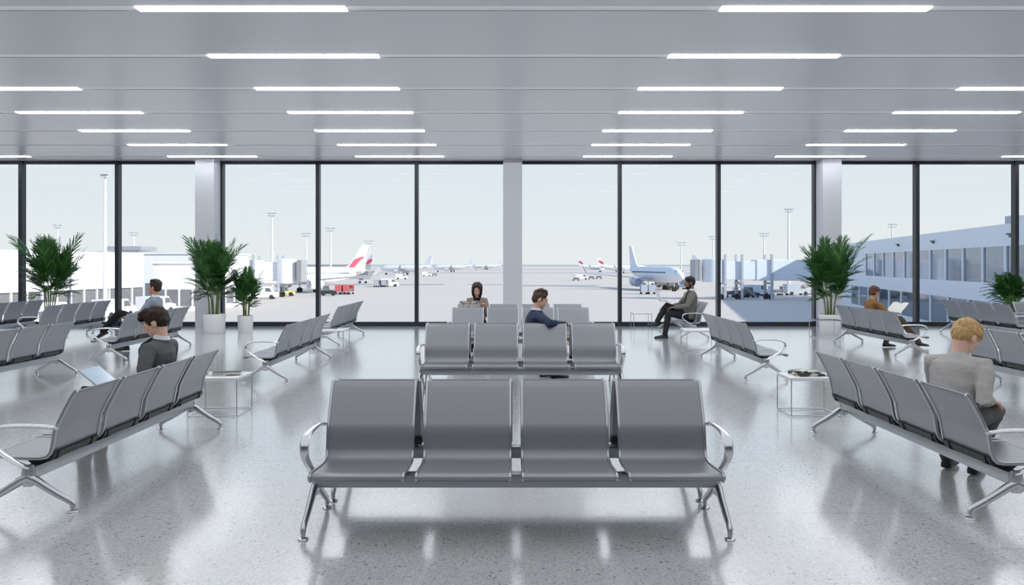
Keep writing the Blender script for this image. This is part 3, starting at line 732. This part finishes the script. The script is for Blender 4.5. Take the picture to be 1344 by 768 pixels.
# what they hold
M['screen'] = mat('laptop_screen', (150,172,190), rough=.12, spec=.6, var=.08, scale=5, emit=.25); M['lap'] = mat('laptop_shell', (158,162,168), rough=.3, metal=.6); M['lapw'] = mat('white_laptop_shell', (228,230,232), rough=.35); M['keys'] = mat('keyboard', (40,41,44), rough=.5)
def laptop(x, y, z, rz, tilt, shell, label):
    o = empty('laptop', (x,y,z), rz, label, 'laptop')   # local: user sits at -x, hinge at +x
    MB().box((0,0,.008), (.21,.30,.014), bev=.004).build('base', shell, o); MB().box((-.005,0,.0158), (.11,.27,.002)).build('keyboard', M['keys'], o, smooth=False)
    Rm = Matrix.Rotation(tilt, 3, 'Y'); hg = Vector((.105,0,.015))
    MB().box(hg+Rm @ Vector((0,0,.10)), (.008,.30,.20), R=Rm, bev=.003).build('lid', shell, o)
    MB().box(hg+Rm @ Vector((-.0048,0,.102)), (.001,.282,.178), R=Rm).build('screen', M['screen'], o, smooth=False)
    return o
laptop(-3.13,6.10,.525,PI,.88, M['lap'], 'open laptop on the lap of the man in the grey suit')
laptop(3.14,15.6,.735,PI,.30, M['lapw'], 'white laptop on the knee of the bearded man')
def sheet(name, x, y, z, w, d, rz, pitch, label, cat, m, bow=.02):
    o = empty(name, (x,y,z), rz, label, cat); n = 12
    for sgn in (-1, 1):
        mb = MB(); vs = []
        for i in range(n+1):
            u = i/n
            for v in (-.5,.5): vs.append((sgn*w/2*u, v*d*math.cos(pitch), v*d*math.sin(pitch)+bow*math.sin(PI*u)-.02*(1-u)))
        k = len(vs); vs += [(a,b_,c_-.002) for a, b_, c_ in vs]
        fs = []
        for i in range(n):
            a = 2*i; fs += [(a,a+1,a+3,a+2),(k+a,k+a+2,k+a+3,k+a+1)]
            fs += [(a,a+2,k+a+2,k+a),(a+1,k+a+1,k+a+3,a+3)]
        fs += [(0,k,k+1,1),(2*n,2*n+1,k+2*n+1,k+2*n)]
        mb.add(vs, fs); mb.build('page', m, o)
    return o
sheet('newspaper', -.74,13.25,.76,.36,.24,.1,-.95, 'open newspaper held by the woman in the beige cardigan', 'newspaper', M['news'])
sheet('magazine', 6.93,13.72,.72,.36,.26,-PI/2+.3,.75, 'open white pages held by the person in the brown jacket', 'magazine', M['paper'])

# ------------------------------------------------------------------ outside; many colours paled to stand in for haze
GZ = -5.0
M['apron'] = mat('apron_concrete', (211,199,186), rough=.8, var=.05, scale=.03)
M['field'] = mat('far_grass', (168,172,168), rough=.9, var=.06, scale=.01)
M['white'] = mat('white_cladding', (232,233,235), rough=.5, var=.02, scale=.3)
M['blue'] = mat('shade_tinted_cladding', (222,228,236), rough=.45, var=.02, scale=.3)  # white surfaces tinted blue, shade put into the colour
M['grey'] = mat('grey_cladding', (160,164,170), rough=.5, var=.04, scale=.5)
M['dgrey'] = mat('dark_louvre', (104,108,114), rough=.5, var=.08, scale=.8)
M['gl2'] = mat('facade_glass', (128,140,156), rough=.06, metal=.75, var=.12, scale=.15)
M['gl3'] = mat('dusty_facade_glass', (128,130,134), rough=.25, metal=.2, var=.2, scale=.4)
M['plane'] = mat('aircraft_white', (236,237,240), rough=.3, var=.01)
M['planeb'] = mat('aircraft_grey', (178,184,194), rough=.35, var=.03, scale=.5)
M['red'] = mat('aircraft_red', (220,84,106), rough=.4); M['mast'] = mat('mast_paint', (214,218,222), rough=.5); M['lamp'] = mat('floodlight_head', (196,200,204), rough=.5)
M['yellow'] = mat('hazed_yellow_paint', (226,216,140), rough=.5); M['tyre'] = mat('tyre_rubber', (48,50,53), rough=.8); M['redv'] = mat('hazed_red_cart_paint', (218,112,114), rough=.5); M['bluep'] = mat('engine_grey', (170,176,200), rough=.35)  # yellow and cart red paled, distance haze mixed into the paint
struct('ground', MB().box((0,1200,GZ-.25), (5000,2900,.5)), M['apron'])
struct('ground_field', MB().box((0,7600,GZ-.6), (30000,12400,.9)), M['field'])
def shade_strip(x0,x1,y0,y1,m,z=.01):
    return struct('ground_shade_strip', MB().box(((x0+x1)/2,(y0+y1)/2,GZ+z), (x1-x0,y1-y0,.02)), m)
M['shade_band'] = mat('painted_shade_band', (160,160,160), rough=.85, var=.08, scale=.05)  # grey shadow bands on the apron, painted as flat strips
shade_strip(-75,-22,238,250,M['shade_band']); shade_strip(-14,-2,238,246,M['shade_band']); shade_strip(2,26,225,238,M['shade_band']); shade_strip(-300,500,560,590,M['shade_band']); shade_strip(-200,200,900,960,M['shade_band'])

def quad_wall(a, b, z0, z1, t=.4):
    """thin wall from plan point a to plan point b; returns matrix helpers"""
    a, b = Vector((a[0],a[1],0)), Vector((b[0],b[1],0)); d = (b-a); L_ = d.length; d.normalize(); n = Vector((d.y,-d.x,0))
    def box(mb, s0, s1, zz0, zz1, depth, out=0, mi=0):
        c0 = a+d*((s0+s1)/2)+n*(out-depth/2); R = Matrix((d, n, Vector((0,0,1)))).transposed()
        return mb.box((c0.x,c0.y,(zz0+zz1)/2), (s1-s0, depth, zz1-zz0), R=R, mi=mi)
    return box, L_
# right wing (faces left, in its own shade)
rt = empty('terminal_building', (51,100,GZ), 0, 'shaded white terminal wing with two window bands on the right', 'building')
def tl(mb, o): 
    mb.v = [v-Vector(o.location) for v in mb.v]; return mb
A_, B_ = (58.9,150.0), (35.0,42.0)
bx, L_ = quad_wall(B_, A_, GZ, 4.6)   # n points towards +x; flip by using negative out
def facade(parent, bx, L_, spans, name, m, out):
    mb = MB()
    for s0, s1, z0, z1 in spans: bx(mb, s0, s1, z0, z1, .35, out)
    return tl(mb, parent).build(name, m, parent, smooth=False)
facade(rt, bx, L_, [(0,L_,2.95,4.7),(0,L_,-1.65,-.05),(0,L_,GZ,GZ+.6)], 'wall', M['blue'], .35)
def sx_of_px(px):   # where the facade line meets an image direction
    k = (px-672)/1000; a = Vector((B_[0],B_[1])); d = (Vector(A_)-a).normalized(); t = (a.x-k*a.y)/(k*d.y-d.x); return t
s_end = sx_of_px(1136); s_low = sx_of_px(1117)
facade(rt, bx, L_, [(s_end,L_,-.1,3.0)], 'end_wall', M['blue'], .35)
facade(rt, bx, L_, [(s_low,L_,GZ,-1.6)], 'lower_end_wall', M['blue'], .35)
def window_row(parent, bx, s0, s1, z0, z1, step, mg, mf):
    n = max(1, round((s1-s0)/step))
    for i in range(n):
        a = s0+(s1-s0)*i/n; b = s0+(s1-s0)*(i+1)/n
        w = tl(bx(MB(), a, a+.34, z0, z1, .12, .12), parent).build('window', mf, parent, smooth=False)
        tl(bx(MB(), a+.1, b, z0, z1, .08, .2), parent).build('pane', mg, w, smooth=False)
window_row(rt, bx, 0, s_end, -.06, 2.97, 4.6, M['gl2'], M['blue'])
window_row(rt, bx, 0, s_low, GZ+.55, -1.64, 5.2, M['gl2'], M['blue'])
body = MB(); bx(body, 0, L_, GZ, 4.5, 26, 27); tl(body, rt).build('rear_block', M['blue'], rt, smooth=False)
ru = MB(); s_ = sx_of_px(1260); bx(ru, s_-.8, s_+.8, 4.5, 5.9, 2, 6); tl(ru, rt).build('roof_unit', M['grey'], rt, smooth=False)
for px in (1112,1180,1226,1328):
    fl = MB(); s_ = sx_of_px(px); bx(fl, s_-.2, s_+.2, 3.78, 3.92, .3, -.05); bx(fl, s_-.08, s_+.08, 3.6, 3.8, .2, 0); tl(fl, rt).build('wall_lamp', M['dgrey'], rt, smooth=False)

# left terminal (faces right, sunlit)
lt = empty('terminal_building', (-50,95,GZ), 0, 'sunlit white terminal with a grey window strip on the left', 'building')
bl, LL_ = quad_wall((-60.0,58.5), (-50.3,104.0), GZ, 3)
def leftf(spans, name, m, out): 
    mb = MB()
    for s0, s1, z0, z1 in spans: bl(mb, s0, s1, z0, z1, .4, out)
    return tl(mb, lt).build(name, m, lt, smooth=False)
leftf([(0,LL_,-1.6,3.05)], 'fascia', M['white'], 0); leftf([(0,LL_,GZ,-4.0)], 'wall', M['white'], 0)
bb = MB(); bl(bb, 0, LL_, GZ, 2.9, 22, -1.4); tl(bb, lt).build('rear_block', M['white'], lt, smooth=False)
n = 22
for i in range(n):
    a = LL_*i/n; b = LL_*(i+1)/n
    w = tl(bl(MB(), a, a+.18, -4.0, -1.6, .25, -.1), lt).build('window', M['white'], lt, smooth=False)
    tl(bl(MB(), a+.1, b, -4.0, -1.6, .1, -.3), lt).build('pane', M['gl3'], w, smooth=False)
# blocks beyond
def block(x0, x1, y0, y1, z1, m, label, extra=(), win=None):
    o = empty('building', ((x0+x1)/2,(y0+y1)/2,GZ), 0, label, 'building')
    MB().box((0,0,(z1-GZ)/2), (x1-x0,y1-y0,z1-GZ)).build('walls', m, o, smooth=False)
    MB().box((0,0,z1-GZ+.12), (x1-x0+.5,y1-y0+.5,.24)).build('roof_edge', m, o, smooth=False)
    for e in extra: MB().box(e[0], e[1]).build('roof_unit', M['grey'], o, smooth=False)
    if win:
        z0, zz, nn = win
        for i in range(nn):
            w = (x1-x0)/nn; MB().box((-(x1-x0)/2+w*(i+.5), -(y1-y0)/2-.03, (z0+zz)/2-GZ), (w*.8,.1,zz-z0)).build('window', M['gl3'], o, smooth=False)
            MB().box(((x1-x0)/2+.03, -(y1-y0)/2+(y1-y0)/nn*(i+.5), (z0+zz)/2-GZ), (.1,(y1-y0)/nn*.8,zz-z0)).build('window', M['gl3'], o, smooth=False)
    return o
block(-50.0,-42.5,106,120,1.6,M['white'],'white link block between the left terminal and the jet bridge', win=(-4.3,-2.0,4))
block(-66,-50.5,126,146,3.2,M['white'],'white gate block behind the left column and palms', extra=(((6.5,-9,9.0),(1.2,1.2,1.7)),), win=(-4.3,-1.6,6))
block(-100,-84.5,172,190,4.2,M['grey'],'low grey flat-roofed building beyond the left terminal roof', extra=(((2,0,10.2),(8,8,1.0)),))
block(-150,-62,334,352,1.2,M['grey'],'long pale hangar far behind the white aircraft on the left', win=(-3.5,-1.5,8))

def jet_bridge(pts, z0, z1, w, m, label, legs, cab, louvre=None):
    a, b = Vector((pts[0][0],pts[0][1],0)), Vector((pts[1][0],pts[1][1],0)); d = b-a; L_ = d.length; o = empty('jet_bridge', (a.x,a.y,GZ), math.atan2(d.y,d.x), label, 'jet bridge')
    h0, h1 = z0-GZ, z1-GZ; hm = (h0+h1)/2
    MB().box((L_*.28,0,hm), (L_*.56,w,h1-h0), bev=.12).build('tunnel', m, o, smooth=False)
    MB().box((L_*.72,0,hm-.1), (L_*.40,w*.9,(h1-h0)*.88), bev=.12).build('inner_tunnel', m, o, smooth=False)
    MB().lathe([(.01,h0-.3),(w*.62,h0-.3),(w*.62,h1+.05),(w*.45,h1+.25),(.01,h1+.35)], (L_*.945,0,0), seg=20).build('cab', m, o)
    cn = MB()
    for k in range(4): cn.box((L_+w*.55+.25*k,0,hm), (.18,w*1.25+.1*(k%2),(h1-h0)*1.02))
    cn.build('canopy', M['grey'], o, smooth=False)
    for s in legs:
        x = L_*s
        for sy in (-1,1): MB().box((x,sy*w*.55,(h1+1.0)/2), (.42,.42,h1+1.0), bev=.04).build('leg', M['planeb'], o, smooth=False)
        MB().box((x,0,h0-.5), (.5,w*1.3,.4)).build('cross_beam', M['planeb'], o, smooth=False)
        wb = MB()
        for sy in (-1,1): wb.lathe([(.01,-.2),(.5,-.2),(.5,.2),(.01,.2)], (x,sy*w*.4,.5), seg=14, M=Matrix.Rotation(PI/2,3,'X'))
        wb.build('wheel', M['tyre'], o)
    st = MB()
    for k in range(9): st.box((L_*.66-.42*k*1.0,-w*.85,h0-.2-(h0-.4)*k/9), (.45,1.0,.08))
    st.prism([(L_*.68,-w*.85-.5,h0),(L_*.68,-w*.85-.5,h0-.35),(L_*.68-4.0,-w*.85-.5,0.05),(L_*.68-4.0,-w*.85-.5,.4)], (0,.06,0)); st.build('service_stair', M['planeb'], o, smooth=False)
    if louvre: MB().box((L_*louvre,-w/2-.04,h1-.75), (1.5,.1,1.3)).build('louvre', M['dgrey'], o, smooth=False)
    return o
jet_bridge(((55.6,141),(36.2,141)), -1.5, 2.35, 3.4, M['blue'], 'shaded jet bridge with a folding cab on the right apron', (.42,.70,.86), 1)
jet_bridge(((-57,150),(-43.5,150)), -1.9, 2.3, 3.2, M['white'], 'white jet bridge reaching the aircraft on the left apron', (.5,.85), 1, louvre=.3)

def airliner(label, loc, rz, s=1.0, full=True, red='stripe', body=None):
    m = body or M['plane']; o = empty('airliner', loc, rz, label, 'aircraft', 'parked airliners on the apron'); o.scale = (s,s,s); zc = 4.0; r = 2.0
    fu = MB(); Lf = 37
    prof = [(-18.5,.15,1.2),(-17.5,.55,1.0),(-15,1.05,.75),(-11,1.65,.3),(-7,2,0),(11.5,2,0),(14,1.85,-.05),(16,1.45,-.2),(17.5,.9,-.38),(18.2,.45,-.5),(18.5,.1,-.55)]
    fu.loft([[Vector((x, rr*math.cos(2*PI*k/24), zc+dz+rr*math.sin(2*PI*k/24))) for k in range(24)] for x, rr, dz in prof]); fu.build('fuselage', m, o)
    if full:
        ww = MB()
        for sy in (-1,1):
            for k in range(40): ww.box((-11+.6*k, sy*1.93, zc+.5), (.26,.16,.36))
        ww.build('cabin_windows', M['dgrey'], o, smooth=False)
    ck = MB(); ck.prism([(17.15,-.75,zc+.18),(17.15,.75,zc+.18),(16.2,.95,zc+.95),(16.2,-.95,zc+.95)], (.06,0,.06)); ck.build('cockpit_window', M['dgrey'], o, smooth=False)
    for sy in (-1,1):
        wg = MB(); wg.loft([[Vector(p) for p in q] for q in (
            [(4.5,sy*1.5,zc-1.1),(1.5,sy*1.5,zc-.75),(-2.5,sy*1.5,zc-1.0),(1.5,sy*1.5,zc-1.4)],
            [(.9,sy*6.5,zc-.75),(-1,sy*6.5,zc-.5),(-3.4,sy*6.5,zc-.65),(-1,sy*6.5,zc-.9)],
            [(-4.9,sy*16.3,zc+.15),(-5.6,sy*16.3,zc+.25),(-6.6,sy*16.3,zc+.2),(-5.6,sy*16.3,zc+.08)],
            [(-6.3,sy*17.0,zc+1.9),(-6.7,sy*17.05,zc+1.9),(-7.1,sy*17.05,zc+1.9),(-6.7,sy*16.95,zc+1.9)])]); wg.build('wing', M['planeb'], o, ang=30)
        en = MB(); Rx = Matrix.Rotation(PI/2,3,'Y')
        en.lathe([(.75,-1.0),(.95,-1.9),(1.12,-.8),(1.18,.6),(1.12,1.5),(.98,1.75),(.88,1.5),(.85,.9),(.02,.8)], (2.6,sy*5.7,zc-1.95), seg=22, M=Rx); eo = en.build('engine', M['bluep'] if body else M['plane'], o)
        MB().prism([(3.4,sy*5.7-.12,zc-1.0),(.2,sy*5.7-.12,zc-1.2),(-1.2,sy*5.7-.12,zc-.7),(1.2,sy*5.7-.12,zc-.6)], (0,.24,0)).build('pylon', m, eo, smooth=False)
        hs_ = MB(); hs_.loft([[Vector(p) for p in q] for q in ([(-13.5,sy*.8,zc+.8),(-15,sy*.8,zc+1.0),(-16.6,sy*.8,zc+.9),(-15,sy*.8,zc+.7)],[(-16.6,sy*6.2,zc+1.2),(-17.2,sy*6.2,zc+1.26),(-17.9,sy*6.2,zc+1.2),(-17.2,sy*6.2,zc+1.14)])]); hs_.build('stabilizer', m, o, ang=30)
    fin = MB(); fin.prism([(-11.2,-.16,zc+1.7),(-13.0,-.16,zc+2.5),(-17.2,-.12,zc+7.6),(-19.2,-.12,zc+7.6),(-18.0,-.16,zc+1.4)], (0,.3,0)); fin.build('tail_fin', m, o, smooth=False)
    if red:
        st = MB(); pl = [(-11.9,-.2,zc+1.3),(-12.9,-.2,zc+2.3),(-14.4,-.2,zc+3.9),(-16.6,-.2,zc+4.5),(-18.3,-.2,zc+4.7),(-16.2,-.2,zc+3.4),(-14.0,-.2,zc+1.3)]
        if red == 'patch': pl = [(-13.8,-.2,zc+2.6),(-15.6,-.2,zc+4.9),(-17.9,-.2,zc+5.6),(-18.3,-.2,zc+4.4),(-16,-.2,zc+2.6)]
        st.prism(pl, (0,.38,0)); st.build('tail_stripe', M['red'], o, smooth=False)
        if red == 'stripe':
            g2 = MB(); g2.prism([(-11.6,-2.02,zc-.6),(-12.0,-1.7,zc+1.2),(-14.4,-1.3,zc+1.3),(-13.6,-1.8,zc-.5)], (0,.1,0)); g2.build('body_stripe', M['planeb'], o, smooth=False)
    for x, y in ((13.5,0),(0,-2.9),(0,2.9)):
        gr = MB(); gr.tube([(x,y,zc-1.4),(x,y,.6)], .14, seg=8); go = gr.build('landing_gear', M['planeb'], o)
        wh = MB()
        for sy in (-.28,.28): wh.lathe([(.02,-.16),(.55,-.16),(.58,0),(.55,.16),(.02,.16)], (x,y+sy,.58), seg=16, M=Matrix.Rotation(PI/2,3,'X'))
        wh.build('wheel', M['tyre'], go)
    return o
def dirz(a, b): return math.atan2(b[1]-a[1], b[0]-a[0])
airliner('white airliner with a red tail stripe beside the left jet bridge', (-47.2,176,GZ), dirz((-35,192),(-58,160)), .98)
airliner('white airliner with a lilac engine behind the right jet bridge', (36.5,196,GZ), dirz((31,240),(40,190)), 1.0, red=None, body=M['blue'])  # white fuselage tinted blue to suggest shade
for x, y, rz, s, rd, lb in ((74,640,-.25,1,'patch','distant airliner with a red tail, left one of the pair beyond the right apron'),(82,560,-.15,1,'patch','distant airliner with a red tail behind the mullion right of the column'),
    (-92,420,2.7,1,'patch','distant airliner just right of the big white tail fin'),(-66,470,2.75,1,None,'distant white airliner left of the woman, by the window mullion'),(-118,520,2.75,1,'patch','distant airliner with a red tail seen over the left jets'),
    (-50,640,2.8,1,None,'far white airliner right of the mullion behind the woman'),(-30,900,2.8,1,None,'farthest white airliner, tiny at the left horizon'),(118,420,-.5,1,None,'distant white airliner behind the head of the bearded man')):
    airliner(lb, (x,y,GZ), rz, s, full=False, red=rd)

MASTP = None
def floodlight_mast(px, Y, top, label, r=.17):
    x = (px-672)*Y/1000; h = top-GZ
    o = empty('floodlight_mast', (x,Y,GZ), 0, label, 'floodlight mast', 'apron floodlight masts')
    MB().tube([(0,0,0),(0,0,h)], [r*1.5,r*.8], seg=10).build('pole', M['mast'], o)
    k = Y/1000; w = 6*k
    fr = MB(); fr.box((0,0,h), (w*2,.15,.2)); fr.box((0,0,h-2.2*k), (w*1.5,.15,.2)); fr.box((0,0,h), (.15,w,.2)); fr.build('head_frame', M['lamp'], o, smooth=False)
    for i in range(5):
        for z_ in (h+.8*k, h-2.9*k):
            a = (i-2)/2.0*w*.95*(1 if z_ > h else .72)
            MB().box((a,-.3,z_), (1.7*k,.4,1.1*k), R=Matrix.Rotation(.5,3,'X')).build('lamp_head', M['lamp'], o, smooth=False)
    return o
for px, Y, t, lb, r in ((138,88,11.9,'tall floodlight mast standing before the left terminal',.17),(76,300,16.8,'thin mast behind the far left palm',.3),(176,350,15.9,'faint mast over the left terminal roof',.25),
    (357,220,16.2,'tall mast above the left jet bridge',.28),(402,330,14.7,'mast just left of the mullion by the white aircraft',.3),(434,300,15.6,'mast behind the white aircraft fuselage',.28),(484,460,15.4,'faint mast above the red striped tail',.3),
    (1035,200,15.9,'tall mast above the shaded jet bridge',.28),(1003,330,14.7,'middle mast above the shaded jet bridge',.32),(936,380,15.2,'mast beside the mullion right of the bearded man',.3),(894,500,15.5,'thin mast left of the bearded man head',.35),(1171,290,16.6,'mast behind the right terminal roof',.3)):
    floodlight_mast(px, Y, t, lb, r)

# ground vehicles
def wheels(o, pts, r=.35):
    for x, y in pts: MB().lathe([(.02,-.12),(r,-.12),(r*1.05,0),(r,.12),(.02,.12)], (x,y,r), seg=14, M=Matrix.Rotation(PI/2,3,'X')).build('wheel', M['tyre'], o)
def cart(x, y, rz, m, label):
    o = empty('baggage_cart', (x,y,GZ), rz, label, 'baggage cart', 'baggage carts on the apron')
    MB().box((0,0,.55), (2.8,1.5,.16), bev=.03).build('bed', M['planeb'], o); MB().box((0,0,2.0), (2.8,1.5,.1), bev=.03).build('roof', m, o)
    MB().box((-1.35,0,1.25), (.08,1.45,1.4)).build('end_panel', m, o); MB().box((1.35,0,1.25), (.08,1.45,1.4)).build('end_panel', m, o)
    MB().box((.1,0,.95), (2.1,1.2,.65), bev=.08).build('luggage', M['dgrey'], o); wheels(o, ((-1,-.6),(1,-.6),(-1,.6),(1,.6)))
def tug(x, y, rz, m, label):
    o = empty('tow_tractor', (x,y,GZ), rz, label, 'tow tractor', 'tow tractors on the apron')
    MB().prism([(-1.6,-.8,.4),(1.6,-.8,.4),(1.6,-.8,.95),(.4,-.8,1.1),(-1.6,-.8,1.0)], (0,1.6,0)).build('chassis', m, o, smooth=False)
    MB().prism([(-1.2,-.7,1.0),(.35,-.7,1.0),(.05,-.7,1.9),(-1.0,-.7,1.9)], (0,1.4,0)).build('cab', M['dgrey'], o, smooth=False)
    MB().box((-.5,0,1.95), (1.3,1.5,.1), bev=.02).build('roof', m, o); wheels(o, ((-1,-.75),(1,-.75),(-1,.75),(1,.75)), .42)
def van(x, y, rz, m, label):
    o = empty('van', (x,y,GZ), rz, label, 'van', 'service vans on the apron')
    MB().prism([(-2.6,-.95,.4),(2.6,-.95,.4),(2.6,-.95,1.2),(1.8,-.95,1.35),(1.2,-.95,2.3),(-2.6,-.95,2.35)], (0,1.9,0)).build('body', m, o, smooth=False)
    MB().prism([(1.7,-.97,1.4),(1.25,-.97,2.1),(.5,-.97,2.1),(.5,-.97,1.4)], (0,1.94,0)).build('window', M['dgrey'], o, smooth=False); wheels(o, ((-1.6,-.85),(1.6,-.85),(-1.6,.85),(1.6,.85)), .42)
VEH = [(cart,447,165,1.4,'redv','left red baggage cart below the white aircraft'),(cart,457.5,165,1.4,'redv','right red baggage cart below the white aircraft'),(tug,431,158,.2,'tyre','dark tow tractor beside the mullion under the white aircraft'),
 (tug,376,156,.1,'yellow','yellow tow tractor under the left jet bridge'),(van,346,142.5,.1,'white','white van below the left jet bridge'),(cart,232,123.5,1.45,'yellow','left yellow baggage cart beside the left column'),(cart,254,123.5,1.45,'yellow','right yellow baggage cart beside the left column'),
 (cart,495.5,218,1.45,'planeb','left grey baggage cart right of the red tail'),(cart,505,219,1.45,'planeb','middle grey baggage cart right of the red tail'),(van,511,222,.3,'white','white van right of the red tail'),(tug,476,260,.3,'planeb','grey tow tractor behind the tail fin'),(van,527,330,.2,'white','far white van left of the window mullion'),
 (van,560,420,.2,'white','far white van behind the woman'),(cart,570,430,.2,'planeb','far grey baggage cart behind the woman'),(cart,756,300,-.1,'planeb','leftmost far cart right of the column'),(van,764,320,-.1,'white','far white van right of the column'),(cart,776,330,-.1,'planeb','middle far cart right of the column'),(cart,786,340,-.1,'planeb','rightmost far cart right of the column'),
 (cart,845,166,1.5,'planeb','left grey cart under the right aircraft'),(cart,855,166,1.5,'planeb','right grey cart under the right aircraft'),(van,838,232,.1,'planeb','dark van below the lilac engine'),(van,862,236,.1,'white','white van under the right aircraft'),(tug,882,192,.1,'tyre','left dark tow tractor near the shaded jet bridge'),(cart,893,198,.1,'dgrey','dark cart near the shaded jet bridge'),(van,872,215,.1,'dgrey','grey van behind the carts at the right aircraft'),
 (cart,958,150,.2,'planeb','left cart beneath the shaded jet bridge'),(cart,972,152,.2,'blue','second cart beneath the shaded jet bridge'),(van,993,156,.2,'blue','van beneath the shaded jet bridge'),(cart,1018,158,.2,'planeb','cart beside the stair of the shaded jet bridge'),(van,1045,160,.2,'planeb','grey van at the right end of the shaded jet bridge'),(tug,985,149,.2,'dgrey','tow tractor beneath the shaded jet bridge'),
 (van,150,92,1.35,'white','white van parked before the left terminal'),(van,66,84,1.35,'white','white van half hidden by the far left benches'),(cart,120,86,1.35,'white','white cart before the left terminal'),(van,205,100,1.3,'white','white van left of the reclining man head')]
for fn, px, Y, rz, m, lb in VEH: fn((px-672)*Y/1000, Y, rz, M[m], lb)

# ------------------------------------------------------------------ light, sky, camera
w = bpy.data.worlds.new('sky'); SC.world = w; w.use_nodes = True; nt = w.node_tree; N = nt.nodes; L = nt.links
bg = N['Background']; tc = N.new('ShaderNodeTexCoord'); sp = N.new('ShaderNodeSeparateXYZ'); L.new(tc.outputs['Generated'], sp.inputs[0])
cr = N.new('ShaderNodeValToRGB'); L.new(sp.outputs['Z'], cr.inputs[0])
cr.color_ramp.elements[0].position = 0.0; cr.color_ramp.elements[0].color = lin((237,240,240))+(1,)
cr.color_ramp.elements[1].position = .42; cr.color_ramp.elements[1].color = lin((190,212,242))+(1,)
e = cr.color_ramp.elements.new(.85); e.color = lin((146,184,240))+(1,)
e = cr.color_ramp.elements.new(.13); e.color = lin((226,234,241))+(1,)
L.new(cr.outputs[0], bg.inputs['Color']); bg.inputs['Strength'].default_value = 1.0
sun = bpy.data.lights.new('sun', 'SUN'); sun.energy = 5.0; sun.angle = math.radians(1.0); sun.color = (1,.94,.86)
so = bpy.data.objects.new('sun', sun); COL.objects.link(so); so.rotation_euler = Vector((.79,-.45,.47)).to_track_quat('Z','Y').to_euler()
al = bpy.data.lights.new('ceiling_fill', 'AREA'); al.shape = 'RECTANGLE'; al.size = 27; al.size_y = 21; al.energy = 1190; al.color = (.97,.985,1)  # unseen fill lamp added under the ceiling to brighten the room
ao = bpy.data.objects.new('ceiling_fill', al); COL.objects.link(ao); ao.location = (0, 7.8, 3.9)
cam = bpy.data.cameras.new('camera'); co = bpy.data.objects.new('camera', cam); COL.objects.link(co)
co.location = (0,0,1.5); co.rotation_euler = (PI/2,0,0); cam.sensor_width = 36; cam.lens = 36*1000/1344; cam.shift_y = -37/1344; cam.clip_end = 20000; cam.clip_start = .05
SC.camera = co
SC.view_settings.view_transform = 'Standard'; SC.view_settings.look = 'None'
SC.cycles.use_denoising = True; SC.cycles.max_bounces = 8; SC.cycles.transparent_max_bounces = 12; SC.cycles.sample_clamp_indirect = 6
